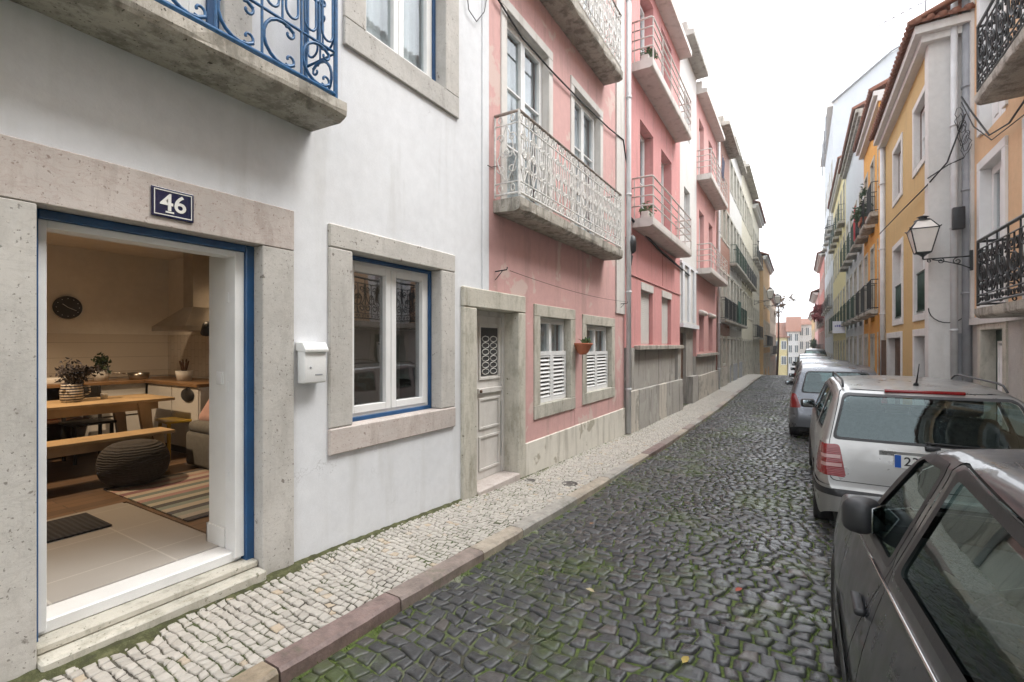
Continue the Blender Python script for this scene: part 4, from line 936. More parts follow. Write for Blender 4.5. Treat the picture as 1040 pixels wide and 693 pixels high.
# ---- wall lanterns
def lantern(x, y, z, n, arm, label, s=1.0, mount_z=None, group=None, lit=False):
    """bracket from the wall at x - n*arm to the lantern at x"""
    L = thing('wall_lantern', (x - n * arm, y, z), label, 'street lamp', group); r = .012 * s
    mb = MB(); xw = x - n * arm; zz = z - .02
    mb.tube([(xw, y, zz), (x, y, zz)], r * 1.2, 8); mb.box(xw - .02, xw + .02, y - .03, y + .03, zz - .30 * s, zz + .12 * s)
    def S(cx, cz, q, a0, tn, sg): mb.tube([(x_, y, z_) for x_, z_ in spiral(cx, cz, q, a0, tn, sg, 14)], r * .9, 6)
    mb.tube([(xw, y, zz - .26 * s)] + [(xw + n * arm * t_, y, zz - .24 * s * (1 - t_) ** 1.5) for t_ in (.2, .4, .6, .8)], r, 6)
    S(xw + n * arm * .28, zz - .085 * s, .075 * s, 1.57, 1.3, 1); S(xw + n * arm * .62, zz - .06 * s, .06 * s, 1.57, 1.3, -1); S(xw + n * arm * .86, zz - .04 * s, .04 * s, 1.57, 1.2, 1)
    mb.tube([(x, y, zz), (x, y, zz + .16 * s)], r * 1.4, 8); mk('bracket', mb, M['black_iron'], L)
    z0 = z + .12 * s; h = .50 * s; w0, w1 = .125 * s, .235 * s; hh = .19 * s
    cor = [(-1, -1), (1, -1), (1, 1), (-1, 1)]; mb = MB(); gl = MB(); q0 = [(x + a * w0, y + b * w0, z0) for a, b in cor]; q1 = [(x + a * w1, y + b * w1, z0 + h) for a, b in cor]; q2 = [(x + a * w0 * .9, y + b * w0 * .9, z0 + h + hh) for a, b in cor]
    for i in range(4):
        j = (i + 1) % 4
        for a, b in ((q0[i], q1[i]), (q0[i], q0[j]), (q1[i], q1[j]), (q1[i], q2[i]), (q2[i], q2[j])): mb.tube([a, b], r, 5)
        gl.add([q0[i], q0[j], q1[j], q1[i]], [(0, 1, 2, 3)]); gl.add([q1[i], q1[j], q2[j], q2[i]], [(0, 1, 2, 3)])
        mb.tube([q1[i], (q1[i][0] + (q1[i][0] - x) * .12, q1[i][1] + (q1[i][1] - y) * .12, q1[i][2] + .02)], r, 5)
    mb.lathe([(w0 * 1.3, 0), (w0 * 1.0, .03 * s), (w0 * .55, .04 * s), (w0 * .6, .07 * s), (w0 * .9, .085 * s), (w0 * .3, .11 * s), (.0001, .12 * s)], (x, y, z0 + h + hh), 10)
    mb.lathe([(w0 * 1.25, 0), (w0 * .6, -.04 * s), (.02, -.09 * s)], (x, y, z0), 10)
    mk('lamp_frame', mb, M['black_iron'], L); t_ = simple('milk_glass', (.72, .68, .63), .35, var=.06, bump=0); mk('lamp_glass', gl, t_, L); return L
lantern(XL + 1.15, 42.5, 5.1, 1, 1.15, 'ornate lantern on a long bracket over the left pavement, the nearer of the far pair', 1.1, group=None)
lantern(XL + 1.4, 49.5, 5.2, 1, 1.1, 'ornate lantern on a long bracket on the orange building, the farther of the far pair', 1.1)
# ================================================================== RIGHT SIDE
XR, XO = 2.85, 2.26
r1 = thing('peach_building', (XR, 8, -.1), 'peach building on the right with black scrolled iron balconies and white door frames', 'building')
YR = 12.6
cols = [(10.75, 11.85), (8.65, 9.75), (6.3, 7.4), (3.9, 5.0), (1.4, 2.5), (-1.0, .1)]
holes = []
for k, (a, b) in enumerate(cols):
    holes += [(a - .05, b + .05, -1.0, 1.92), (a - .05, b + .05, 2.15, 4.85), (a - .05, b + .05, 5.40, 8.0)]
wall(r1, XR, -1, -6, YR, 1.99, 9.4, holes, M['peach']); shell(r1, XR, -1, -6, YR, 9.4, 8, M['peach'], z0=-2)
wall(r1, XR, -1, -6, YR, -1, 1.989, holes, M['stone_grey'], name='base_wall')
mb = MB(); mb.box(XR - .06, XR - .001, -6, YR, 1.99, 2.12); mb.box(XR - .05, XR - .001, YR - .3, YR - .001, 2.13, 9.0); mk('moulding', mb, M['offwhite'], r1)
for k, (a, b) in enumerate(cols):
    for z0, z1 in ((2.2, 4.8), (5.45, 7.95)):
        w = window(r1, XR, -1, a, b, z0, z1, rec=.12, rows=(1, 2.6), fw=.07, sash=.08, panel=.35, curtain='curtain', name='balcony_door'); surround(w, XR, -1, a, b, z0, z1, .16, M['white_paint'], bottom=False, proud=.04)
    mb = MB(); fbox(mb, XR, -1, a, b, -.9, 1.88, -.24, -.18); dg = mk('door', mb, M['green_iron'], r1)
    surround(dg, XR, -1, a, b, -.5, 1.88, .16, M['stone_cream'], bottom=False, proud=.03, deep=.2)
    mb = MB(); fbox(mb, XR, -1, a + .30, b - .3, .3, 1.6, -.178, -.15); mk('door_window', mb, M['curtain'], dg)
    mb = MB()
    for q in (a + .27, b - .31): fbox(mb, XR, -1, q, q + .04, .26, 1.64, -.18, -.13)
    fbox(mb, XR, -1, a + .27, b - .27, 1.64, 1.68, -.18, -.13); fbox(mb, XR, -1, a + .27, b - .27, .22, .26, -.18, -.13); mk('window_frame', mb, M['white_paint'], dg)
for (zf, zt, zs) in ((2.19, 3.20, 2.02), (5.48, 6.5, 5.30)):
    for (a, b) in ((5.4, 10.0), (-1.6, 3.2)):
        s_ = slab(r1, XR, -1, a, b, zs, zf - .02, .53, 'slab', rough=.003); ornate_rail(s_, XR, -1, a + .03, b - .03, zf + .05, zt, .50, 'black_iron', 'bold', unit=.40, r=.010, sides=5)
cl = []
# ---- ochre house
oc = thing('ochre_house', (XO, 15.6, -.35), 'ochre yellow house with white window frames, a red tiled eave and a white end wall', 'house')
YO = 18.6
X_o = lambda px: W(px, 350, XO)[0]
c2 = [(X_o(941.5), X_o(929)), (X_o(916), X_o(908))]
c2 = [(min(a, b), max(a, b)) for a, b in c2]
z2 = [(W(935, 129, XO)[1], W(935, 92, XO)[1]), (W(912, 168, XO)[1], W(912, 130, XO)[1])]
za, zb_ = 5.55, 6.95
f1a, f1b = 2.25, 4.25
c1 = [(X_o(942), X_o(929.5)), (X_o(916.5), X_o(908))]; c0 = [(X_o(942), X_o(929.5)), (X_o(915.5), X_o(902))]
holes = [(a - .03, b + .03, za, zb_) for a, b in c2] + [(a - .03, b + .03, f1a, f1b) for a, b in c1] + [(a - .03, b + .03, -1, 1.85) for a, b in c0]
wall(oc, XO, -1, YR, YO, -1.5, 8.0, holes, M['ochre'])
mb = MB(); mb.box(XO + .321, XO + 8, YR + .003, YR + .3, 1.9, 8.0); mb.box(XO + 0.3, XO + .32, YR + .003, YR + .3, 1.9, 8.0); mk('end_wall', mb, M['offwhite'], oc)
mb = MB(); mb.box(XO + .33, XO + 8, YR + .002, YR + .3, -1.5, 1.89); mk('end_wall', mb, M['greywall'], oc)
mb = MB(); mb.box(XO - .03, XO + .33, YR - .02, YR - .001, -1.5, 7.7); mb.box(XO - .03, XO - .001, YR, YR + .32, -1.5, 7.7); mb.box(XO + .33, XO + .8, YR - .015, YR, 1.84, 1.94); mk('corner_strip', mb, M['offwhite'], oc)
shell(oc, XO, -1, YR + .30, YO, 8.0, 7, M['ochre'], roof=False, z0=-2, oh=.01)
# hipped eave: street side and end side, with cornice and tiles
mb = MB()
mb.box(XO - .28, XO - .001, YR - .28, YO, 7.82, 7.98); mb.box(XO - .16, XO - .001, YR - .16, YO, 7.68, 7.818); mb.box(XO + .001, XO + 7, YR - .28, YR - .001, 7.82, 7.98); mb.box(XO + .001, XO + 7, YR - .16, YR - .001, 7.68, 7.818); mk('cornice', mb, M['offwhite'], oc)
mb = MB(); e, hx = XO - .36, XO + 3.4
pts = [(e, YR - .36, 7.99), (e, YO, 7.99), (hx, YO, 9.5), (hx, YR + 3, 9.5), (XO + 7.2, YR - .36, 7.99)]
mb.add(pts + [(a, b, c + .06) for a, b, c in pts], [(0, 1, 2, 3), (0, 3, 4), (5, 8, 7, 6), (5, 9, 8), (0, 5, 6, 1), (4, 9, 5, 0)])
k = YR - .3
while k < YO: mb.tube([(e - .03, k, 8.03), (e + .9, k, 8.03 + .93 * 1.51 / 3.76)], .065, 6); k += .19
k = XO - .25
while k < XO + 6.8: mb.tube([(k, YR - .39, 8.03), (k, YR + .4, 8.03 + .79 * 1.51 / 3.36)], .065, 6); k += .19
mk('roof', mb, M['roof'], oc)
for (a, b) in c2:
    w = window(oc, XO, -1, a, b, za + .04, zb_ - .04, rec=.12, curtain='curtain', fm='white_paint', rows=(1, 1), outer='wood_dark'); surround(w, XO, -1, a, b, za + .04, zb_ - .04, .14, M['offwhite'], deep=.2)
for (a, b) in c1:
    w = window(oc, XO, -1, a, b, f1a + .04, f1b - .04, rec=.14, curtain='curtain', rows=(1, 3)); surround(w, XO, -1, a, b, f1a + .04, f1b - .04, .15, M['offwhite'], deep=.2)
    rb = MB()
    for zz in (f1a + .10, f1a + .95): fbox(rb, XO, -1, a, b, zz, zz + .03, -.05, -.02)
    k = a + .05
    while k < b: rb.tube([(XO + .035, k, f1a + .1), (XO + .035, k, f1a + .97)], .008, 4); k += .07
    mk('railing', rb, M['green_iron'], w)
for i, (a, b) in enumerate(c0):
    mb = MB(); fbox(mb, XO, -1, a, b, -.9, 1.8, -.22, -.16)
    for v in ((.1, .8), (.95, 1.6)): fbox(mb, XO, -1, a + .12, b - .12, v[0], v[1], -.159, -.145)
    d_ = mk('door', mb, simple('door_grey', (.30, .31, .33), .5) if i == 0 else M['wood_dark'], oc); surround(d_, XO, -1, a, b, -.6, 1.8, .16, M['offwhite'], bottom=False, deep=.2)
    if i == 1:
        mb = MB(); fbox(mb, XO, -1, b + .02, b + .05, .0, 1.75, .045, .16); mks('shutter', mb, M['wood_dark'], d_)
pipe('drainpipe', [(XR - .07, YR - .14, zsw(YR)), (XR - .07, YR - .14, 9.3)], .075, 'pipe_grey', 'thick grey drainpipe at the end of the peach building')
pipe('drainpipe', [(XR - .26, YR - .16, 1.0), (XR - .26, YR - .16, 9.2)], .055, 'pipe_white', 'white drainpipe against the white end wall, left of the thick grey one')
pipe('drainpipe', [(XO - .06, YO - .12, zsw(YO)), (XO - .06, YO - .12, 7.7)], .075, 'pipe_white', 'white drainpipe at the far edge of the ochre house')
lantern(2.06, 12.1, 3.30, -1, .70, 'black iron street lantern with milky glass on a scrolled bracket beside the grey drainpipe', .90)
mb = MB(); mb.rbox((XR - .25, 12.2, 4.03), (.18, .12, .42), b=.015); tag(mk('meter_box', mb, M['black_plastic']), 'dark metal box fixed to the wall above the lantern bracket', 'meter box')
C = lambda x, px, py: (x, *W(px, py, x))
cable([C(2.1, 893, 238), C(2.15, 915, 215), C(2.2, 940, 190), C(2.45, 962, 165), (2.70, 12.2, 6.0)], .014, 'thick black cable sagging across the front of the ochre house')
cable([(2.70, 12.3, 5.2), (2.5, 12.45, 5.15), (2.2, 12.5, 4.95)], .012, 'thin cable running across the white end wall')
cable([(2.62, 12.1, 6.3), (2.72, 11.9, 5.9), (2.78, 11.2, 5.2), (2.7, 10, 4.95), (2.6, 8.5, 5.0), (2.55, 6, 5.1)], .014, 'thick cable running along the peach wall between the balconies', )
cable([(2.62, 12.1, 6.2), (2.72, 11.8, 5.6), (2.76, 11, 5.05), (2.7, 9, 4.8), (2.6, 6, 4.9)], .009, 'thinner cable hanging below the thick one on the peach wall')
mb = MB()
for k, (dx, dz) in enumerate(((0, 0), (.05, -.2), (-.04, .25))):
    mb.tube([(2.66 + dx + (.05 + .012 * (t_ % 3)) * math.cos(t_ * .55), 12.23 - .02 * (t_ % 4), 5.75 + dz - t_ * .01 + (.11 + .02 * (t_ % 5)) * math.sin(t_ * .55 + dx * 9)) for t_ in range(24)], .006, 5)
tag(mk('cable', mb, M['cable']), 'tangle of black cable coils beside the grey drainpipe', 'cable')
mb = MB(); mb.tube([(2.52 + .30 * math.cos(t_), 12.53, 2.35 + .30 * math.sin(t_)) for t_ in [math.pi + i * math.pi / 12 for i in range(13)]], .01, 5); tag(mk('cable', mb, M['cable']), 'thin wire hanging in a loop below the lantern bracket', 'cable')
cable([(-2.95, 44.0, 10.1), *sag((-2.95, 44, 10.1), (2.2, 40, 10.0), .25)[1:]], .03, 'thin wire spanning the street high between the two rows of houses')
# ---- further right row
r3 = row('orange_white_building', XO, -1, YO, 24.2, -.36, 9.5, 'orange', 'orange building with a red tiled eave and a planted balcony behind the ochre house', 3, 3, balc=(1, 2), oh=.35, ww=.85)
pipe('drainpipe', [(XO - .07, YO + .12, zsw(YO)), (XO - .07, YO + .12, 9.3)], .07, 'orange', 'orange painted drainpipe next to the white one')
row('white_green_building', XO, -1, 24.2, 33.0, -.36, 11.3, 'palegrey', 'pale grey building with dark green iron balconies on the right row', 4, 4, balc=(1, 2), oh=.35, rmat='green_iron', eave='slab')
row('yellow_building', XO, -1, 33.0, 45.0, -.5, 12.2, 'yellow', 'tall pale yellow building with dark windows on the right row', 4, 5, balc=(1, 3), oh=.35, rmat='green_iron')
tb = row('tall_grey_building', XO, -1, 45.0, 60.0, -1.5, 20.5, 'palegrey', 'tallest pale grey building with a sloping roof rising behind the right row', 6, 5, balc=(2, 4), oh=.4, roof=False, depth=14)
mb = MB(); mb.prism([(XO + .3, 20.4), (XO - .1, 20.6), (XO + 3.6, 23.4), (XO + 8, 25.2), (XO + 14, 26.0), (XO + 14, 20.4)], 45.05, 60, 'y'); mk('roof', mb, M['palegrey'], tb)
mb = MB()
for q in (XO - .05,): mb.tube([(q, 44.9, 20.6), (XO + 3.6, 44.9, 23.45), (XO + 8, 44.9, 25.25), (XO + 13, 44.9, 26)], .09, 5)
for y in (46, 49, 52): mb.tube([(XO - .45, y, 17), (XO - .45, y, 20)], .05, 5)
mb.tube([(XO - .45, 46, 18.6), (XO - .45, 52, 18.6)], .05, 5); mk('roof_rail', mb, M['pipe_grey'], tb)
row('red_building', XO - .05, -1, 60.0, 74.0, -2.4, 11.2, 'redwall', 'brick red building far down the right row', 4, 5, balc=(1, 2), oh=.6, smat='stone_pink')
row('pink_far_building', XO - .15, -1, 74.0, 90.0, -3.4, 8.4, 'pink_pale', 'pale pink building with a wide eave beyond the brick red one', 3, 5, balc=(1,), oh=.8)
row('terracotta_building', XO - .2, -1, 90.0, 112.0, -4.4, 6.6, 'orange_far', 'last small orange building at the far end of the right row', 3, 5, oh=.6)
# plants and cloth on the right
def hangplant(x, y, z, r3_, n, mat, label, size=.14):
    t_ = thing('balcony_plant', (x, y, z - r3_[2]), label, 'plant'); mb = MB(); mb.leaves((x, y, z), r3_, n, size, seed=int(y), clump=14); mk('leaves', mb, M[mat], t_)
    mb = MB(); mb.rbox((x, y, z - r3_[2] * .8), (.2, r3_[1] * 1.2, .2), b=.02); mk('trough', mb, M['terracotta'], t_)
hangplant(2.02, 22.0, 6.55, (.2, .8, .45), 420, 'leaf_dark', 'bushy green plants on the balcony of the orange building', .16)
hangplant(1.9, 63, 5.0, (.5, 2.2, .9), 700, 'leaf_red', 'reddish climbing plants on a balcony of the brick red building', .4)
hangplant(1.9, 82, 1.6, (.5, 1.8, .8), 400, 'leaf_dark', 'dark green plants hanging on the pale pink building', .4)
mb = MB(); mb.add([(1.88 + .02 * math.sin(i * 2 + j), 23.0 + i * .09, 7.1 - j * .22) for i in range(8) for j in range(7)], [(i * 7 + j, i * 7 + j + 1, (i + 1) * 7 + j + 1, (i + 1) * 7 + j) for i in range(7) for j in range(6)], 0, True)
tag(mk('hanging_cloth', mb, M['red_cloth']), 'red cloth hanging from the balcony of the orange building', 'cloth')
# hanging shop sign
sg = thing('shop_sign', (XO, 31.5, 3.0), 'white rectangular sign with faint blue lettering projecting from the right row', 'sign')
x0, zt = WY(845.5, 326.5, 31.5); x1, zb = WY(858.5, 338.5, 31.5)
mb = MB(); mb.box(x0, x1, 31.45, 31.55, zb, zt); mk('board', mb, simple('sign_white', (.72, .72, .76), .4, var=.03), sg)
mb = MB(); mb.tube([(x1, 31.5, (zt + zb) / 2 + .2), (XO, 31.5, (zt + zb) / 2 + .2)], .03, 6); mk('arm', mb, M['black_iron'], sg)
mb = MB(); rnd = random.Random(1); q = x0 + .1
while q < x1 - .12: w_ = rnd.uniform(.05, .09); mb.box(q, q + w_, 31.44, 31.449, (zt + zb) / 2 + .02, (zt + zb) / 2 + rnd.choice((.10, .13))); q += w_ + .03
mk('lettering', mb, simple('sign_blue', (.12, .12, .4), .5, var=.05), sg)
# ---- TV aerial
ta = thing('tv_aerial', (4.0, 15, 9.2), 'thin metal television aerial above the tiled roof', 'aerial')
x, z = WY(940, 4, 15); mb = MB(); mb.tube([(x, 15, 8.6), (x, 15, z + 1.2)], .02, 6); mb.tube([(x + .1, 15, z + .1), (x - 1.0, 15.2, z - .15)], .014, 5)
for k in range(6):
    q = x - .1 - k * .17; mb.tube([(q, 14.8 + .03 * k, z + .07 - k * .028 - .15), (q, 15.3 + .03 * k, z + .07 - k * .028 + .15)], .014, 4)
mk('mast', mb, M['pipe_grey'], ta)
# ---- houses closing the view
def endhouse(px0, px1, ptop, pbot, Y, mat, label, eave_py, cols=2, floors=2, rmat='roof', name='end_house'):
    x0, z1 = WY(px0, eave_py, Y); x1, z0 = WY(px1, pbot, Y); _, zt = WY(px0, ptop, Y); x1 = WY(px1, 350, Y)[0]
    r = thing(name, ((x0 + x1) / 2, Y, z0), label, 'house'); mb = MB(); mb.box(x0, x1, Y, Y + 8, z0 - 2, z1); mk('wall', mb, M[mat], r)
    mb = MB(); mb.add([(x0 - .3, Y - .4, z1), (x1 + .3, Y - .4, z1), (x1 + .3, Y + 4, zt), (x0 - .3, Y + 4, zt), (x0 - .3, Y + 8, z1), (x1 + .3, Y + 8, z1)], [(0, 1, 2, 3), (3, 2, 5, 4), (0, 3, 4), (1, 5, 2), (0, 4, 5, 1)]); mk('roof', mb, M[rmat], r)
    H_ = (z1 - z0) / floors; Wd = (x1 - x0) / cols
    for f in range(floors):
        for c in range(cols):
            xc, zc = x0 + Wd * (c + .5), z0 + H_ * (f + .5); a, b = min(.55, Wd * .26), min(.8, H_ * .3)
            mb = MB(); mb.box(xc - a - .12, xc + a + .12, Y - .05, Y - .001, zc - b - .12, zc + b + .12); w_ = mk('window', mb, M['white_paint'], r)
            mb = MB(); mb.box(xc - a, xc - .04, Y - .07, Y - .051, zc - b, zc + b); mb.box(xc + .04, xc + a, Y - .07, Y - .051, zc - b, zc + b); mk('pane', mb, simple('far_pane', (.12, .15, .18), .1, var=.2), w_)
    return r
endhouse(783, 800.5, 327, 374, 112, 'yellow', 'small bright yellow house with a red roof closing the end of the street', 343, 2, 2)
endhouse(799.5, 812, 321, 372, 112, 'white_wall', 'white house with a steep brown roof right beside the small yellow house', 337, 2, 3)
endhouse(811, 829, 323, 372, 118, 'white_wall', 'larger white house partly hidden behind the parked cars at the end of the street', 330, 3, 3)
endhouse(765, 784, 318, 374, 125, 'cream2', 'cream house at the left end of the view, behind the yellow house', 330, 3, 3)
# sparse street tree at the far end
tr = thing('street_tree', (-1.2, 70, zsw(70)), 'thin sparse tree reaching out over the far end of the street', 'tree')
x, z = WY(768, 330, 70); mb = MB(); rnd = random.Random(5); base = Vector((-2.5, 70, zsw(70))); top = Vector((-2.3, 70, 6.6)); mb.tube([base, base.lerp(top, .5) + Vector((.1, 0, 0)), top], [.16, .12, .07], 8); lf = MB()
for (px, py) in ((782, 308), (788, 300), (793, 312), (786, 318), (798, 303), (778, 300), (790, 306)):
    xx, zz = WY(px, py, 70); e = Vector((xx, 70 + rnd.uniform(-1, 1), zz)); m = top.lerp(e, .5) + Vector((0, 0, .4)); mb.tube([top - Vector((0, 0, .3)), m, e], [.05, .035, .015], 5); lf.leaves(e, (.9, .8, .55), 60, .34, seed=px, clump=4)
mk('trunk', mb, M['wood_dark'], tr); mk('crown', lf, simple('leaf_brown', (.16, .11, .06), .7, var=.4, bump=0), tr)
# ================================================================== ROOM BEHIND THE DOOR
FZ = .245; RX_F, RX_B = XL - .42, -8.2; RY0, RY1 = -2.2, 3.5; RZ = 2.90
room = thing('kitchen_room', (-5.5, 1.5, FZ), 'small warm lit kitchen and dining room seen through the open doorway', 'room')
t = NT('tile_floor'); bk = t.n('ShaderNodeTexBrick'); bk.offset = 0; bk.inputs['Scale'].default_value = 1; bk.inputs['Brick Width'].default_value = .6; bk.inputs['Row Height'].default_value = .6; bk.inputs['Mortar Size'].default_value = .006
bk.inputs['Color1'].default_value = (.41, .39, .365, 1); bk.inputs['Color2'].default_value = (.37, .355, .33, 1); bk.inputs['Mortar'].default_value = (.58, .56, .52, 1); t.l(t.tc, bk.inputs['Vector'])
t.set(col=t.mix(.3, bk.outputs[0], t.mix(t.noise(4, 5), (.32, .30, .27), (.52, .49, .45))), rough=.3); M['tile_floor'] = t.m
t = NT('plank_floor'); bk = t.n('ShaderNodeTexBrick'); bk.inputs['Scale'].default_value = 1; bk.inputs['Brick Width'].default_value = 1.2; bk.inputs['Row Height'].default_value = .12; bk.inputs['Mortar Size'].default_value = .003
bk.inputs['Color1'].default_value = (.22, .14, .085, 1); bk.inputs['Color2'].default_value = (.13, .085, .055, 1); bk.inputs['Mortar'].default_value = (.04, .03, .02, 1); mp = t.n('ShaderNodeMapping'); mp.inputs['Rotation'].default_value = (0, 0, rad(90)); t.l(t.tc, mp.inputs[0]); t.l(mp.outputs[0], bk.inputs['Vector'])
t.set(col=bk.outputs[0], rough=.4); M['plank_floor'] = t.m
M['room_wall'] = plaster('room_wall', (.74, .72, .68), (.5, .46, .4), .1); M['room_white'] = simple('room_white', (.72, .72, .70), .6, var=.03)
mb = MB(); mb.box(RX_B, RX_F, RY0, RY1, FZ - .08, FZ - .012); mb.box(-5.05, XL - .302, DY0 + .04, 1.80, FZ - .011, FZ); mk('tiled_floor', mb, M['tile_floor'], room)
mb = MB(); mb.box(RX_B, -5.051, RY0, RY1, FZ - .011, FZ); mb.box(-5.05, RX_F - .001, 1.831, RY1, FZ - .011, FZ); mk('plank_floor', mb, M['plank_floor'], room)
mb = MB(); mb.box(RX_B - .1, RX_B, RY0, RY1 + .1, FZ - .1, RZ + .1); mb.box(RX_B, RX_F, RY1, RY1 + .1, FZ - .1, RZ + .1); mb.box(RX_B, RX_F, RY0 - .1, RY0, FZ - .1, RZ + .1)
mb.box(RX_F - .001, RX_F + .05, 1.86, RY1, FZ - .1, .985); mb.box(RX_F - .001, RX_F + .05, 1.86, 2.6, .985, RZ); mb.box(RX_F - .001, RX_F + .05, RY0, .78, FZ - .1, RZ)
mb.box(RX_F - .001, RX_F + .05, .78, 1.86, DZ1 - .03, RZ); mk('inner_wall', mb, M['room_wall'], room)
mb = MB(); mb.box(RX_B, RX_F + .05, RY0, RY1, RZ, RZ + .1); mk('ceiling', mb, M['room_wall'], room)
# white reveal of the doorway with skirting and switch
mb = MB(); mb.box(-3.545, XL - .221, 1.765, 1.865, FZ - .0, DZ1 - .05); rv = mk('white_reveal', mb, M['room_white'], room)
mb = MB(); mb.box(-3.555, XL - .225, 1.752, 1.764, FZ, FZ + .13); mb.box(-3.557, -3.546, 1.752, 1.866, FZ, FZ + .13); mk('skirting', mb, M['room_white'], rv)
y_, z_ = 1.76, 1.40; mb = MB(); mb.rbox((-3.40, 1.762, 1.39), (.075, .014, .085), b=.003); mk('light_switch', mb, M['white_paint'], rv)
# tiled splash back
t = NT('splash'); bk = t.n('ShaderNodeTexBrick'); bk.offset = .5; bk.inputs['Scale'].default_value = 1; bk.inputs['Brick Width'].default_value = .2; bk.inputs['Row Height'].default_value = .1; bk.inputs['Mortar Size'].default_value = .003
bk.inputs['Color1'].default_value = (.62, .58, .52, 1); bk.inputs['Color2'].default_value = (.58, .54, .48, 1); bk.inputs['Mortar'].default_value = (.4, .37, .33, 1); mp = t.n('ShaderNodeMapping'); mp.inputs['Rotation'].default_value = (rad(90), 0, rad(90)); t.l(t.tc, mp.inputs[0]); t.l(mp.outputs[0], bk.inputs['Vector']); t.set(col=bk.outputs[0], rough=.2); M['splash'] = t.m
mb = MB(); mb.box(RX_B + .001, RX_B + .012, .5, RY1 - .001, FZ + .92, FZ + 1.52); mk('splashback', mb, M['splash'], room)
mb = MB(); mb.box(RX_B + .013, -6.1, RY1 - .012, RY1 - .001, FZ + .92, FZ + 1.52); mk('splashback', mb, M['splash'], room)
# kitchen units
ku = thing('kitchen_counter', (-7.8, 2, FZ), 'wooden worktop over white cupboards in the corner of the kitchen', 'kitchen counter')
CZ = FZ + .90
mb = MB(); mb.box(RX_B + .02, -7.50, .2, RY1 - .02, CZ - .04, CZ); mb.box(-7.499, -6.15, 2.92, RY1 - .02, CZ - .04, CZ); mk('worktop', mb, simple('wood_worktop', (.26, .15, .07), .4, var=.2), ku, bevel=.004)
mb = MB(); mb.box(RX_B + .02, -8.15, .2, 2.9, FZ + .1, CZ - .05)
for a in (.2, .95, 1.75): mb.box(RX_B + .02, -7.55, a, a + .03, FZ + .1, CZ - .041)
mb.box(RX_B + .02, -7.55, .2, 2.9, FZ + .44, FZ + .46); mb.box(RX_B + .02, -7.55, .2, 2.9, FZ + .08, FZ + .12); mk('shelf', mb, M['wood_dark'], ku)
mb = MB(); mb.box(-7.54, -6.17, 2.97, RY1 - .02, FZ + .1, CZ - .041); mb.box(RX_B + .02, -7.55, 2.35, 2.95, FZ + .1, CZ - .041)
cb = mk('cupboard', mb, M['room_white'], ku, bevel=.003)
mb = MB()
for a in (-7.50, -6.83): mb.box(a, a + .64, 2.955, 2.969, FZ + .12, CZ - .06)
mk('cupboard_door', mb, M['room_white'], cb, bevel=.003)
mb = MB(); mb.box(-7.52, -6.19, 3.02, 3.1, FZ, FZ + .1); mk('toe_kick', mb, M['black_plastic'], ku)
# cooker hood
ss = simple('steel', (.45, .42, .38), .3, 1.0, var=.1); hd = thing('cooker_hood', (-6.9, 3.3, 1.9), 'stainless steel chimney cooker hood over the kitchen corner', 'cooker hood')
hx, hy = -7.02, 3.47; mb = MB(); w0, w1, dp = .45, .13, .48; zb0 = 1.80
q0 = [(hx - w0, hy, zb0 + .06), (hx + w0, hy, zb0 + .06), (hx + w0, hy - dp, zb0 + .06), (hx - w0, hy - dp, zb0 + .06)]; q1 = [(hx - w1, hy, zb0 + .32), (hx + w1, hy, zb0 + .32), (hx + w1, hy - .24, zb0 + .32), (hx - w1, hy - .24, zb0 + .32)]
mb.add(q0 + q1, [(0, 1, 5, 4), (1, 2, 6, 5), (2, 3, 7, 6), (3, 0, 4, 7), (3, 2, 1, 0)]); mb.box(hx - w0, hx + w0, hy - dp, hy, zb0, zb0 + .059); mk('canopy', mb, ss, hd)
mb = MB(); mb.box(hx - w1, hx + w1, hy - .24, hy, zb0 + .321, RZ - .01); mk('chimney', mb, ss, hd)
# clock
cy, cz = W(68, 312.5, RX_B)[0], W(68, 312.5, RX_B)[1]; ck = thing('wall_clock', (RX_B + .02, cy, cz), 'round black wall clock with thin white hands', 'clock')
mb = MB(); mb.lathe([(.145, 0), (.15, .02), (.145, .035), (.13, .03), (.0001, .03)], (RX_B + .005, cy, cz), 32, axis='x'); mk('clock_face', mb, M['black_plastic'], ck)
mb = MB()
for a, L_ in ((2.0, .09), (-.9, .07)): mb.tube([(RX_B + .042, cy, cz), (RX_B + .042, cy + L_ * math.sin(a), cz + L_ * math.cos(a))], .004, 4)
for k in range(12): a = k * math.pi / 6; mb.box(RX_B + .036, RX_B + .039, cy + .115 * math.sin(a) - .004, cy + .115 * math.sin(a) + .004, cz + .115 * math.cos(a) - .004, cz + .115 * math.cos(a) + .004)
mk('hands', mb, M['white_paint'], ck)
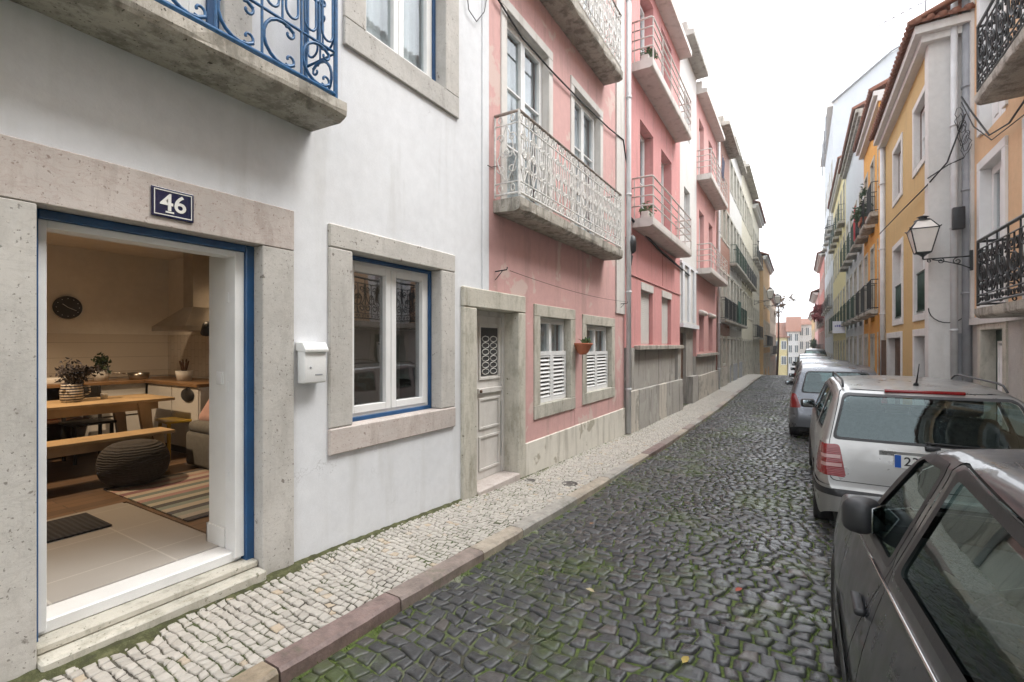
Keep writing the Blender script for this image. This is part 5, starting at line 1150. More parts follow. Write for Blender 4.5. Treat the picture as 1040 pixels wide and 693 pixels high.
# dining table
def trestle(name, x0, x1, y0, y1, zt, label, cat, lw, ly):
    t_ = thing(name, ((x0 + x1) / 2, (y0 + y1) / 2, FZ), label, cat); mb = MB(); mb.box(x0, x1, y0, y1, zt - .035, zt); mk('top', mb, M['wood_light'], t_, bevel=.004)
    mb = MB(); mb.box(x0 + .06, x0 + .08, y0 + .15, y1 - .15, zt - .12, zt - .036); mb.box(x1 - .08, x1 - .06, y0 + .15, y1 - .15, zt - .12, zt - .036); mk('apron', mb, M['wood_light'], t_)
    for (x, sx) in ((x0 + .05, 1), (x1 - .05, -1)):
        for (y, sy) in ((y0 + ly, -1), (y1 - ly, 1)):
            mb = MB(); mb.add([(x - lw / 2, y - lw, zt - .036), (x + lw / 2, y - lw, zt - .036), (x + lw / 2, y + lw, zt - .036), (x - lw / 2, y + lw, zt - .036), (x - lw / 2, y - lw * .6 + sy * .08, FZ), (x + lw / 2, y - lw * .6 + sy * .08, FZ), (x + lw / 2, y + lw * .6 + sy * .08, FZ), (x - lw / 2, y + lw * .6 + sy * .08, FZ)], [(0, 1, 2, 3), (7, 6, 5, 4), (0, 4, 5, 1), (1, 5, 6, 2), (2, 6, 7, 3), (3, 7, 4, 0)]); mk('leg', mb, M['wood_light'], t_)
    return t_
trestle('dining_table', -7.15, -6.35, .9, 2.78, FZ + .75, 'pale wooden dining table with splayed legs in the kitchen', 'table', .06, .30)
trestle('bench', -6.15, -5.82, .85, 2.55, FZ + .45, 'long pale wooden bench in front of the dining table', 'bench', .05, .15)
# chairs
def chair(x, y, rz, mat, label, group=None):
    t_ = thing('chair', (x, y, FZ), label, 'chair', group); R = Matrix.Rotation(rz, 3, 'Z')
    def B(c, s, rx=0):
        mb = MB(); mb.rbox((0, 0, 0), s, b=.008, rx=rx); q = MB(); q.add([R @ (Vector(v) + Vector(c)) + Vector((x, y, FZ)) for v in mb.v], mb.f, 0); return q
    mk('seat', B((0, 0, .45), (.42, .42, .03)), M[mat], t_)
    for sx in (-1, 1):
        for sy in (-1, 1): mk('leg', B((sx * .17, sy * .17, .22), (.035, .035, .44)), M[mat], t_)
        mk('back_post', B((sx * .17, .19, .66), (.035, .03, .42), -.08), M[mat], t_)
    mk('backrest', B((0, .20, .76), (.38, .02, .22), -.08), M[mat], t_)
M['yellow_paint'] = simple('yellow_paint', (.50, .34, .03), .4, var=.08); M['black_wood'] = simple('black_wood', (.02, .018, .016), .4)
chair(-6.55, 2.93, rad(-8), 'yellow_paint', 'mustard yellow chair at the right hand end of the dining table')
chair(-7.25, 1.65, rad(90), 'black_wood', 'dark wooden chair tucked behind the middle of the dining table')
chair(-7.25, 2.25, rad(90), 'black_wood', 'dark wooden chair behind the table, nearer the yellow chair')
chair(-6.5, .75, rad(180), 'black_wood', 'dark wooden chair at the left hand end of the dining table')
# jug with heather
y, z = 1.97, FZ + .75; x = -6.8
jg = thing('striped_jug', (x, y, z), 'white jug with dark blue stripes holding dark heather on the table', 'jug')
t = NT('stripes'); wv = t.n('ShaderNodeTexWave', bands_direction='Z'); wv.inputs['Scale'].default_value = 11; t.l(t.tc, wv.inputs['Vector']); t.set(col=t.ramp(wv.outputs['Fac'], [(.45, (.03, .035, .07)), (.5, (.65, .62, .57))]), rough=.3); M['stripes'] = t.m
mb = MB(); mb.lathe([(.075, 0), (.095, .02), (.10, .12), (.085, .17), (.09, .20), (.08, .20), (.075, .17), (.0001, .15)], (x, y, z), 20); mb.tube([(x, y + .09, z + .17), (x, y + .15, z + .16), (x, y + .155, z + .09), (x, y + .095, z + .05)], .012, 6); mk('jug_body', mb, M['stripes'], jg)
mb = MB(); mb.leaves((x, y, z + .30), (.16, .17, .10), 520, .045, seed=8, clump=20)
for k in range(24): a = k * .7; mb.tube([(x, y, z + .17), (x + .12 * math.cos(a), y + .14 * math.sin(a), z + .32 + .02 * (k % 4))], .003, 4)
mk('heather', mb, simple('heather', (.05, .045, .05), .8, var=.4, bump=0), jg)
mb = MB(); mb.lathe([(.03, 0), (.035, .06), (.03, .065), (.0001, .06)], (-6.85, 2.27, z), 12); tag(mk('cup', mb, M['room_white']), 'small white cup on the dining table', 'cup')
# pouf, rug, mat
mb = MB(); n_ = 26; pr = [(.0001, 0)] + [(.29 * math.sin(math.pi * (i + 1) / 15) ** .55, .21 - .21 * math.cos(math.pi * (i + 1) / 15)) for i in range(14)] + [(.0001, .42)]
mb.lathe(pr, (-5.62, 2.10, FZ + .005), 32); t = NT('knit'); t.set(col=t.mix(t.noise(30, 4), (.035, .033, .032), (.075, .07, .066)), rough=.95); wv = t.n('ShaderNodeTexWave', bands_direction='Z'); wv.inputs['Scale'].default_value = 14; wv.inputs['Distortion'].default_value = 3; t.l(t.tc, wv.inputs['Vector']); t.bump(wv.outputs['Fac'], .6, .015)
o = mk('pouf', mb, t.m); tag(o, 'large round brown knitted pouf on the floor beside the rug', 'pouf')
t = NT('rug_stripes'); sx = t.n('ShaderNodeSeparateXYZ'); t.l(t.tc, sx.inputs[0]); mt = t.n('ShaderNodeMath', operation='MULTIPLY_ADD'); mt.inputs[1].default_value = 1 / 1.6; mt.inputs[2].default_value = .5; t.l(sx.outputs[0], mt.inputs[0])
cs = [(.02, .02, .025), (.45, .38, .30), (.42, .24, .20), (.55, .48, .4), (.22, .08, .10), (.50, .42, .33), (.12, .18, .17), (.55, .5, .42), (.40, .22, .22), (.16, .22, .20), (.5, .48, .40), (.03, .04, .05), (.25, .33, .30), (.55, .5, .42), (.05, .06, .08), (.35, .4, .36), (.5, .46, .4), (.03, .03, .04)]
rr = t.ramp(mt.outputs[0], [(i / len(cs), c) for i, c in enumerate(cs)]); rr.node.color_ramp.interpolation = 'CONSTANT'
t.set(col=t.mix(.25, rr, t.mix(t.noise(60, 2), (.1, .1, .1), (.6, .55, .5))), rough=.95); t.bump(t.noise(120, 2), .5, .004)
mb = MB(); mb.rbox((-4.84, 2.55, FZ + .008), (1.58, 1.38, .012), b=.004); tag(mk('rug', mb, t.m), 'striped multicoloured woven rug on the floor inside the doorway', 'rug')
t = NT('mat_ribs'); wv = t.n('ShaderNodeTexWave', bands_direction='Y'); wv.inputs['Scale'].default_value = 9; t.l(t.tc, wv.inputs['Vector']); t.set(col=t.mix(wv.outputs['Fac'], (.012, .012, .015), (.04, .04, .045)), rough=.9); t.bump(wv.outputs['Fac'], .6, .008)
mb = MB(); mb.rbox((-4.70, 1.15, FZ + .009), (.50, .75, .014), b=.005); tag(mk('doormat', mb, t.m), 'dark grey ribbed doormat on the tiled floor', 'doormat')
# sofa and cushion
sf = thing('sofa', (-5.1, 3.1, FZ), 'grey upholstered sofa against the kitchen side wall', 'sofa'); fab = simple('sofa_fabric', (.16, .16, .15), .95, var=.12, scale=20, bs=200)
mb = MB(); mb.rbox((-4.95, 3.08, FZ + .21), (2.0, .76, .38), b=.04); mk('seat_base', mb, fab, sf); mb = MB(); mb.rbox((-4.95, 3.02, FZ + .45), (1.95, .62, .13), b=.05); mk('seat_cushion', mb, fab, sf); mb = MB(); mb.rbox((-4.95, 3.38, FZ + .62), (2.0, .18, .42), b=.06); mk('backrest', mb, fab, sf)
mb = MB(); mb.rbox((-5.72, 2.98, FZ + .64), (.42, .16, .40), rx=rad(-35), rz=rad(12), b=.07, seg=3); tag(mk('cushion', mb, simple('pink_fabric', (.52, .33, .30), .9)), 'pale pink cushion leaning on the end of the grey sofa', 'cushion')
# floor lamp
fl = thing('floor_lamp', (-6.0, 3.25, FZ), 'thin black reading lamp standing by the sofa', 'floor lamp'); mb = MB(); lx, ly = -6.02, 3.05; mb.lathe([(.13, 0), (.13, .02), (.02, .03)], (lx, ly, FZ + .001), 16); mb.tube([(lx, ly, FZ + .02), (lx, ly, 1.78), (lx - .03, ly - .02, 1.84)], .012, 6); mk('pole', mb, M['black_plastic'], fl)
mb = MB(); mb.lathe([(.03, .10), (.05, .08), (.10, -.03), (.095, -.03), (.04, .07)], (lx - .05, ly - .03, 1.80), 14, rot=Matrix.Rotation(rad(-35), 3, 'Y')); mk('lamp_shade', mb, M['black_plastic'], fl)
# things on the counter
def pot(x, y, z, r, h, mat, label, cat='pot', name='pot', leaves=0):
    t_ = thing(name, (x, y, z), label, cat); mb = MB(); mb.lathe([(r * .8, 0), (r, h), (r * .9, h), (r * .75, h * .3), (.0001, h * .3)], (x, y, z), 16); mk('body', mb, M[mat], t_)
    if leaves: mb = MB(); mb.leaves((x, y, z + h * 1.5), (r * 1.5, r * 1.5, h * .9), leaves, .06, seed=int(x * 10), clump=8); mk('leaves', mb, M['leaf_dark'], t_)
    return t_
pot(-7.8, 2.55, CZ, .09, .14, 'room_white', 'potted green plant on the worktop near the corner', 'plant', 'potted_plant', 160)
pot(-7.75, 1.55, CZ, .06, .12, 'room_white', 'small potted herb at the left end of the worktop', 'plant', 'potted_plant', 90)
hb = pot(-6.95, 3.15, CZ, .10, .13, 'room_white', 'white crock of kitchen utensils under the cooker hood', 'crock', 'utensil_crock')
mb = MB()
for k in range(6): mb.tube([(-6.95, 3.15, CZ + .05), (-6.95 + .05 * math.cos(k * 1.1), 3.15 + .05 * math.sin(k * 1.1), CZ + .24 + .02 * (k % 3))], .011, 5)
mk('utensils', mb, M['wood_dark'], hb)
t_ = thing('dish_tray', (-7.7, 2.1, CZ), 'low pale tray of dishes on the worktop', 'tray'); mb = MB(); mb.rbox((-7.75, 2.08, CZ + .035), (.3, .34, .07), b=.01); mk('tray', mb, M['room_white'], t_)
t_ = thing('hob_pan', (-7.75, 2.95, CZ), 'dark steel pan rack on the worktop in the corner', 'pan'); mb = MB(); mb.lathe([(.11, 0), (.12, .09), (.115, .09), (.105, .01), (.0001, .01)], (-7.75, 2.95, CZ + .002), 16); mb.tube([(-7.75, 2.84, CZ + .08), (-7.75, 2.66, CZ + .10)], .01, 6); mk('pan_body', mb, ss, t_)
for k, (yy, r_, mt_) in enumerate(((.6, .13, 'black_plastic'), (1.25, .14, 'wood_light'), (1.45, .10, 'black_plastic'), (2.05, .11, 'terracotta'))):
    mb = MB(); mb.lathe([(r_ * .7, 0), (r_, .1), (r_ * .9, .17), (.0001, .18)], (-7.8, yy, FZ + .462), 14); tag(mk('cooking_pot', mb, M[mt_]), ['black cooking pot at the left end of the open shelf', 'pale wooden bowl on the open shelf', 'small black pot beside the wooden bowl on the open shelf', 'brown clay pot at the right end of the open shelf'][k], 'pot')
t_ = thing('wall_board', (-6.45, 2.94, 1.03), 'black oval board hanging on the white cupboard front', 'hanging board'); mb = MB(); mb.lathe([(.0001, 0), (.145, 0), (.15, .008), (.145, .016), (.0001, .016)], (-6.42, 2.936, 1.0), 24, axis='y'); mb.v = [(x, y, 1.0 + (z - 1.0) * .55) for x, y, z in mb.v]; mb.box(-6.44, -6.40, 2.936, 2.95, 1.05, 1.13); mk('board', mb, M['black_plastic'], t_)
# recessed ceiling spots, warm light: one lit by the hood, one added out of view
def spot(x, y, label, en):
    t_ = thing('ceiling_spot', (x, y, RZ - .02), label, 'ceiling light', None); mb = MB(); mb.lathe([(.05, 0), (.05, -.012), (.035, -.012), (.035, 0)], (x, y, RZ - .001), 16); mk('ring', mb, M['white_paint'], t_)
    mb = MB(); mb.lathe([(.034, 0), (.0001, -.002)], (x, y, RZ - .008), 16); mk('bulb', mb, emat('bulb', (1, .62, .28), 7) if 'bulb' not in MATS else MATS['bulb'], t_)
    l = bpy.data.lights.new('spot_light', 'SPOT'); l.energy = en * 1.0; l.color = (1, .72, .46); l.spot_size = rad(125); l.spot_blend = .7; l.shadow_soft_size = .05
    o = bpy.data.objects.new('spot_light', l); COL.objects.link(o); o.parent = t_; o.location = (0, 0, -.03)
spot(-6.75, 2.85, 'lit recessed ceiling spot above the cooker hood', 12)
spot(-6.3, 1.2, 'lit recessed ceiling spot over the dining table', 58)  # extra lamp outside the view, added to lift the room brightness
# ================================================================== CARS
M['rubber'] = simple('rubber', (.012, .012, .012), .75, var=.2); M['trim'] = simple('trim', (.018, .018, .02), .5, var=.25); M['seam'] = simple('seam', (.006, .006, .006), .8)
M['rim'] = simple('rim', (.34, .35, .36), .35, .8, var=.15); M['chrome'] = simple('chrome', (.6, .6, .6), .15, 1.0, var=.05)
M['seat_fabric'] = simple('seat_fabric', (.045, .045, .05), .9, var=.3, scale=30); M['interior'] = simple('interior', (.05, .05, .05), .8)
t = NT('tail_red'); t.set(col=(.20, .002, .004), rough=.2, coat=.35); wv = t.n('ShaderNodeTexWave', bands_direction='Z'); wv.inputs['Scale'].default_value = 22; t.l(t.tc, wv.inputs['Vector']); t.bump(wv.outputs['Fac'], .35, .004); M['tail_red'] = t.m
M['tail_clear'] = simple('tail_clear', (.42, .24, .23), .15, var=.1, bump=0); M['head_clear'] = simple('head_clear', (.5, .52, .54), .08, .3, var=.1, bump=0)
def smooth(t_, x):          # cubic interpolation through (u, v) table
    if x <= t_[0][0]: return t_[0][1]
    if x >= t_[-1][0]: return t_[-1][1]
    for i in range(len(t_) - 1):
        if x <= t_[i + 1][0]:
            (a, b), (c, d) = t_[i], t_[i + 1]; h = c - a; s = (x - a) / h
            def sl(k):
                if k <= 0 or k >= len(t_) - 1: return (t_[min(k + 1, len(t_) - 1)][1] - t_[max(k - 1, 0)][1]) / (t_[min(k + 1, len(t_) - 1)][0] - t_[max(k - 1, 0)][0])
                l, r = (t_[k][1] - t_[k - 1][1]) / (t_[k][0] - t_[k - 1][0]), (t_[k + 1][1] - t_[k][1]) / (t_[k + 1][0] - t_[k][0])
                return 0 if l * r <= 0 else 2 * l * r / (l + r)
            m0, m1 = sl(i) * h, sl(i + 1) * h
            return (2 * s ** 3 - 3 * s * s + 1) * b + (s ** 3 - 2 * s * s + s) * m0 + (-2 * s ** 3 + 3 * s * s) * d + (s ** 3 - s * s) * m1
def inset(poly, d):
    n = len(poly); area = sum(poly[i][0] * poly[(i + 1) % n][1] - poly[(i + 1) % n][0] * poly[i][1] for i in range(n)); sg = 1 if area > 0 else -1; L = []
    for i in range(n):
        (x0, y0), (x1, y1) = poly[i], poly[(i + 1) % n]; l = math.hypot(x1 - x0, y1 - y0); nx, ny = -(y1 - y0) / l * sg, (x1 - x0) / l * sg; L.append((nx, ny, nx * x0 + ny * y0 + d))
    out = []
    for i in range(n):
        a, b, c = L[i - 1]; e, f, g_ = L[i]; det = a * f - b * e
        out.append(((c * f - b * g_) / det, (a * g_ - c * e) / det) if abs(det) > 1e-6 else (poly[i][0] + e * d, poly[i][1] + f * d))
    return out
def roundp(poly, r, k=3):
    n = len(poly); out = []
    for i in range(n):
        p, a, b = Vector(poly[i]), Vector(poly[i - 1]), Vector(poly[(i + 1) % n]); da, db = (a - p), (b - p); q = min(r, da.length * .45, db.length * .45); s, e = p + da.normalized() * q, p + db.normalized() * q
        for j in range(k + 1): t_ = j / k; v = s * (1 - t_) ** 2 + p * 2 * t_ * (1 - t_) + e * t_ ** 2; out.append((v.x, v.y))
    return out
class Car:
    def __init__(s, name, x, y, z, label, S, paint, group=None):
        s.x, s.y, s.z, s.S = x, y, z, S; s.root = thing(name, (x, y, z), label, 'car', group); s.paint = paint; s.build()
    def W(s, p): return (s.x + p[0], s.y + p[1], s.z + p[2])
    def mkp(s, name, mb, mat, parent=None, bevel=0, many=False):
        mb.v = [s.W(p) for p in mb.v]; return (mks if many else mk)(name, mb, mat, parent or s.root, bevel)
    def section(s, u):
        S = s.S; zt = smooth(S['top'], u); zs = min(lerpt(S['belt'], u), zt - .012); w = smooth(S['width'], u); zb = lerpt(S['bottom'], u)
        pts = []
        for i in range(11):
            f = i / 10; z = zb + (zs - zb) * f; h = (z - .18) / .75
            pts.append((w * (1 - .055 * (1 - min(1, h / .45)) ** 2 * (h < .45) - S.get('tuck', .045) * max(0, (h - .5) / .5) ** 1.6), z))
        wb = pts[-1][0]; H_ = zt - zs; crown = min(.035, H_ * .35); r = min(.07, H_ * .45); tum = S.get('tumble', .30)
        ze = zt - crown; gl = max(0, ze - zs - r); xe = wb - tum * gl - (.012 if H_ > .1 else 0)
        for i in range(1, 9): f = i / 8; pts.append((wb - (wb - xe) * f - .0 , zs + gl * f))
        hh = ze - (zs + gl)
        for i in range(1, 5): a = math.pi / 2 * i / 4; pts.append((xe - r * (1 - math.cos(a)), zs + gl + hh * math.sin(a)))
        x0, z0 = pts[-1]
        for i in range(1, 8): f = 1 - i / 7; pts.append((x0 * f, z0 + (zt - z0) * (1 - f * f)))
        return pts
    def build(s):
        S = s.S; L = S['L']; us = set(); u = 0
        while u < L: us.add(round(u, 3)); u += .012 if u < .16 or u > L - .16 else .045
        us.add(L); us |= {round(a, 3) for a, b in S['top'] if 0 <= a <= L}; us = sorted(us); sec = [s.section(u) for u in us]; P = len(sec[0])
        bm = bmesh.new(); lay = bm.faces.layers.int.new('part'); vs = []
        for u, pts in zip(us, sec):
            rowv = [bm.verts.new((-a, u, b)) for a, b in pts[:-1]] + [bm.verts.new((0, u, pts[-1][1]))] + [bm.verts.new((a, u, b)) for a, b in reversed(pts[:-1])]; vs.append(rowv)
        n = len(vs[0])
        for i in range(len(vs) - 1):
            for k in range(n - 1): bm.faces.new((vs[i][k], vs[i][k + 1], vs[i + 1][k + 1], vs[i + 1][k]))
        bm.faces.new(vs[0][::-1]); bm.faces.new(vs[-1])
        s.bm, s.lay = bm, lay; s.parts = ['body']
        # wheel arches
        for wu in S['wheels']:
            R = S.get('arch', .345); c = [(wu + R * 1.03 * math.cos(a), S.get('wr', .30) + .01 + R * math.sin(a)) for a in [i * math.pi / 12 for i in range(13)]] + [(wu - R * 1.03, -.1), (wu + R * 1.03, -.1)]
            s.region(c, 'uz', s.tagid('arch_lip'), ext=-.0); s.region(inset(c, .022), 'uz', -1)
        for args in S['regions']: s.region(*args[:2], s.tagid(args[2]), *(args[3:] if len(args) > 3 else ()))
        bm.normal_update()
        groups = {}
        for f in bm.faces: groups.setdefault(f[lay], []).append(f)
        matof = {'body': (s.paint, 0), 'arch_lip': (s.paint, 0), 'door': (s.paint, 0), 'rear_door': (s.paint, 0), 'tailgate': (s.paint, 0), 'seam': (M['seam'], -.004), 'trim': (M['trim'], .001), 'side_window': (M['car_glass'], -.006), 'windshield': (M['car_glass'], -.004), 'rear_window': (M['car_glass'], -.004), 'tail_light': (M['tail_red'], .006), 'tail_clear': (M['tail_clear'], .007), 'bumper': (S.get('bumper_mat', s.paint), .012), 'bumper_strip': (M['trim'], .020), 'side_strip': (M['trim'], .012), 'headlight': (M['head_clear'], .003), 'quarter_window': (M['car_glass'], -.006)}
        made = {}
        for gi, fl in sorted(groups.items()):
            if gi < 0: continue
            nm = s.parts[gi]; mt, off = matof[nm]
            if nm == 'arch_lip': nm = 'body'
            for sd in ((-1, 1) if nm in ('side_window', 'tail_light', 'tail_clear', 'door', 'rear_door', 'headlight', 'quarter_window', 'seam', 'side_strip') else ((-1, 1) if nm == 'bumper' else (0,))):
                ff = [f for f in fl if sd == 0 or ((f.calc_center_median().y > L / 2) if nm == 'bumper' else (f.calc_center_median().x > 0)) == (sd > 0)]
                if not ff: continue
                mb = made.setdefault((nm, sd, mt.name, off), MB()); idx = {}
                fs = []
                for f in ff:
                    fs.append([])
                    for v in f.verts:
                        if v.index not in idx or True:
                            key = v
                            if key not in idx: idx[key] = len(idx)
                        fs[-1].append(idx[v])
                pts = [None] * len(idx)
                for v, i in idx.items(): pts[i] = tuple(v.co + v.normal * off)
                mb.add(pts, fs, 0, True)
        # welds: one mesh per part
        body = None; merged = {}
        nice = {'tail_clear': 'reversing_light', 'rear_door': 'door', 'quarter_window': 'side_window'}
        for (nm, sd, mn, off), mb in made.items(): 
            o = s.mkp({'seam': 'panel_gap'}.get(nm, nice.get(nm, nm)), mb, matof[nm][0] if nm in matof else s.paint)
            merged[(nm, sd)] = o
        bm.free()
        # underside, wells, interior
        w = max(b for a, b in S['width']); mb = MB(); mb.box(-w * .82, w * .82, .12, L - .12, .20, .30)
        for wu in S['wheels']:
            for sd in (-1, 1):
                R = S.get('arch', .345) - .03; c0 = S.get('wr', .30) + .01; vs = []
                for i in range(13):
                    a = math.pi * i / 12
                    for x in (w * .97, w * .6): vs.append((sd * x, wu + R * 1.03 * math.cos(a), c0 + R * math.sin(a)))
                mb.add(vs, [(2 * i, 2 * i + 1, 2 * i + 3, 2 * i + 2) for i in range(12)]); mb.box(sd * w * .59, sd * w * .6, wu - R, wu + R, .1, c0 + R)
        s.mkp('underbody', mb, M['rubber'])
        us0, us1 = S['cabin']; zb = S['floor']; mb = MB(); mb.box(-w * .86, w * .86, us0, us1, zb, zb + .03); mb.box(-w * .84, w * .84, us1 - .5, us1 - .05, .62, .88); 
        for sd in (-1, 1): mb.box(sd * w * .87, sd * w * .89, us0, us1 - .2, zb, lerpt(S['belt'], us1) - .06)
        s.mkp('dashboard', mb, M['interior'])
        for (su, sx, wd) in S['seats']:
            mb = MB(); mb.rbox((sx, su + .22, zb + .22), (wd, .5, .16), b=.05); mb.rbox((sx, su - .08, zb + .53), (wd, .14, .60), b=.05, rx=rad(12)); hr = [sx] if wd < .7 else [sx - .38, sx + .38]
            for q in hr: mb.rbox((q, su - .17, zb + .93), (.26, .09, .17), b=.04)
            s.mkp('seat', mb, M['seat_fabric'])
        mb = MB(); c = Vector((-.36, us1 - .62, .84)); R = Matrix.Rotation(rad(-62), 3, 'X'); mb.tube([c + R @ Vector((.18 * math.cos(k * .3927), .18 * math.sin(k * .3927), 0)) for k in range(16)], .014, 6, closed=True); mb.tube([c - Vector((.18, 0, 0)), c + Vector((.18, 0, 0))], .018, 6); mb.tube([c, c + Vector((0, .3, -.1))], .03, 6); s.mkp('steering_wheel', mb, M['black_plastic'])
        # wheels
        r = S.get('wr', .30); tw = S['track']
        for wu in S['wheels']:
            for sd in (-1, 1):
                mb = MB(); mb.lathe([(r * .66, -.085), (r * .9, -.095), (r * .985, -.07), (r, -.03), (r, .03), (r * .985, .07), (r * .9, .095), (r * .66, .085)], (sd * tw, wu, r), 36, axis='x'); wh = s.mkp('wheel', mb, M['rubber'])
                mb = MB(); k = sd; mb.lathe([(r * .67, k * .085), (r * .62, k * .080), (r * .58, k * .05), (r * .20, k * .07), (r * .12, k * .085), (.0001, k * .087)], (sd * tw, wu, r), 30, axis='x')
                for q in range(7):
                    a = q * 6.283 / 7; mb.tube([(sd * (tw + .075), wu + r * .15 * math.cos(a), r + r * .15 * math.sin(a)), (sd * (tw + .066), wu + r * .6 * math.cos(a), r + r * .6 * math.sin(a))], .018, 6)
                s.mkp('rim', mb, M['rim'], wh)
        # mirrors
        mu, mz = S['mirror']; wm = smooth(S['width'], mu) 
        for sd in (-1, 1):
            mb = MB(); mo_ = S.get('mirror_out', .03); mr_ = rad(S.get('mirror_rot', 12)); mb.rbox((sd * (wm + mo_), mu, mz), (S.get('mirror_w', .17), .10, .12), b=.035, seg=3, rz=sd * -mr_); mb.rbox((sd * (wm - .06), mu + .02, mz - .035), (.08, .06, .05), b=.01); m = s.mkp('side_mirror', mb, S.get('mirror_mat', M['trim']))
            mb = MB(); mb.rbox((sd * (wm + mo_) - sd * math.sin(mr_) * .053, mu - .053 * math.cos(mr_), mz), (S.get('mirror_w', .17) - .03, .006, .088), b=.002, rz=sd * -mr_); s.mkp('mirror_glass', mb, simple('mirror', (.3, .32, .33), .05, 1.0, var=.05, bump=0), m)
    def tagid(s, nm):
        if nm not in s.parts: s.parts.append(nm)
        return s.parts.index(nm)
    def region(s, poly, proj, tid, ext=0, cond=None):
        """cut the outline of poly into the shell and mark the faces inside it; proj 'uz' (side) or 'xz' (rear/front)"""
        bm, lay = s.bm, s.lay
        A = (lambda c: (c.y, c.z)) if proj == 'uz' else ((lambda c: (c.x, c.z)) if proj == 'xz' else (lambda c: (c.x, c.y)))
        D = (lambda a, b: Vector((0, a, b))) if proj == 'uz' else ((lambda a, b: Vector((a, 0, b))) if proj == 'xz' else (lambda a, b: Vector((a, b, 0))))
        n = len(poly); area = sum(poly[i][0] * poly[(i + 1) % n][1] - poly[(i + 1) % n][0] * poly[i][1] for i in range(n)); poly = poly if area > 0 else poly[::-1]
        us, zs = [p[0] for p in poly], [p[1] for p in poly]; u0, u1, z0, z1 = min(us), max(us), min(zs), max(zs)
        cond = cond or (lambda c: True)
        def cand():
            out = []
            for f in bm.faces:
                if f[lay] < 0: continue
                pr = [A(v.co) for v in f.verts]
                if min(p[0] for p in pr) < u1 and max(p[0] for p in pr) > u0 and min(p[1] for p in pr) < z1 and max(p[1] for p in pr) > z0 and cond(f.calc_center_median()): out.append(f)
            return out
        fs = cand(); geom = list({e for f in fs for e in f.edges} | {v for f in fs for v in f.verts}) + fs
        for i in range(n):
            a, b = poly[i], poly[(i + 1) % n]
            if math.hypot(b[0] - a[0], b[1] - a[1]) < 1e-5: continue
            r_ = bmesh.ops.bisect_plane(bm, geom=geom, dist=1e-6, plane_co=D(*a), plane_no=D(b[1] - a[1], -(b[0] - a[0])).normalized()); geom = list(dict.fromkeys(r_['geom'] + r_['geom_cut']))
        bm.normal_update()
        for f in cand():
            p = A(f.calc_center_median())
            if all((poly[(i + 1) % n][0] - poly[i][0]) * (p[1] - poly[i][1]) - (poly[(i + 1) % n][1] - poly[i][1]) * (p[0] - poly[i][0]) > -1e-9 for i in range(n)): f[lay] = tid
        if tid == -1:
            dead = [f for f in bm.faces if f[lay] == -1]; bmesh.ops.delete(bm, geom=dead, context='FACES')
def win(poly, r=.03, glass='side_window', trim=.022, cond=None, proj='uz'):
    return [(roundp(poly, r), proj, 'trim', 0, cond), (roundp(inset(poly, trim), r * .8), proj, glass, 0, cond)]
def doorp(poly, part='door', cond=None, r=.03):
    return [(roundp(poly, r), 'uz', 'seam', 0, cond), (roundp(inset(poly, .006), r * .9), 'uz', part, 0, cond)]
def plate_at(car, u, z, txt, tilt=0, y_off=0):
    mb = MB(); mb.box(-.26, .26, u - .006, u, z - .055, z + .055); p = car.mkp('number_plate', mb, simple('plate_white', (.7, .7, .68), .4, var=.03)); mb = MB(); mb.box(-.258, -.215, u - .008, u - .0065, z - .053, z + .053); car.mkp('plate_band', mb, simple('plate_blue', (.02, .10, .42), .4), p)
    if txt:
        vs, fs = text_mb(txt, .105, .0008, .001); mb = MB(); x0 = min(v.x for v in vs); mb.add([(v.x - x0 - .195, u - .0085 - v.z, z + v.y) for v in vs], fs); car.mkp('plate_number', mb, M['black_plastic'], p)
ab = lambda c: abs(c.x) > .45
# ---- near dark hatchback
grey = carpaint('dark_grey_paint', (.038, .040, .045), .25, .33, .04)
Ld = 3.75; ur = -.02
u = lambda y: y + .13               # world y -> car u
Sd = dict(L=Ld, top=[(0, .62), (.05, .80), (.12, .90), (.38, 1.33), (.62, 1.395), (1.2, 1.415), (1.75, 1.40), (1.98, 1.36), (2.62, .97), (2.80, .915), (3.3, .84), (3.6, .74), (3.70, .62), (3.75, .50)],
    belt=[(0, .55), (.12, .88), (.6, 1.03), (1.2, 1.00), (1.9, .945), (2.5, .90), (2.7, .87), (3.3, .78), (3.6, .66), (3.75, .45)], width=[(0, .68), (.06, .75), (.2, .79), (.6, .815), (1.6, .82), (2.6, .815), (3.2, .80), (3.5, .76), (3.68, .68), (3.75, .60)],
    bottom=[(0, .30), (.2, .24), (.5, .22), (3.4, .22), (3.6, .24), (3.75, .28)], wheels=[.70, 3.08], track=.71, cabin=(.35, 2.6), floor=.30, seats=[(1.35, -.36, .5), (1.35, .36, .5), (.62, 0, 1.2)], mirror=(2.27, 1.015), mirror_out=-.055, mirror_rot=62, mirror_w=.125, tuck=.095, tumble=.24, wr=.285, arch=.325,
    regions=[])
fw_ = [(2.54, .925), (1.92, .965), (1.72, 1.335), (1.99, 1.32)]; rw_ = [(1.85, .975), (.96, 1.04), (.84, 1.30), (1.65, 1.345)]
Sd['regions'] = doorp([(2.62, .30), (1.88, .28), (1.88, .99), (1.69, 1.36), (2.02, 1.345), (2.62, .93)], cond=ab) + doorp([(1.87, .28), (1.20, .28), (.98, .62), (.86, 1.0), (.80, 1.31), (1.68, 1.355), (1.87, .99)], 'rear_door', ab) + win(fw_, .03, trim=.026, cond=ab) + win(rw_, .04, trim=.028, cond=ab)
Sd['regions'] += win([(-.60, .99), (.60, .99), (.50, 1.325), (-.50, 1.325)], .05, 'windshield', .03, lambda c: c.y > 1.9, 'xz') + win([(-.58, .95), (.58, .95), (.50, 1.29), (-.50, 1.29)], .05, 'rear_window', .03, lambda c: c.y < .5, 'xz')
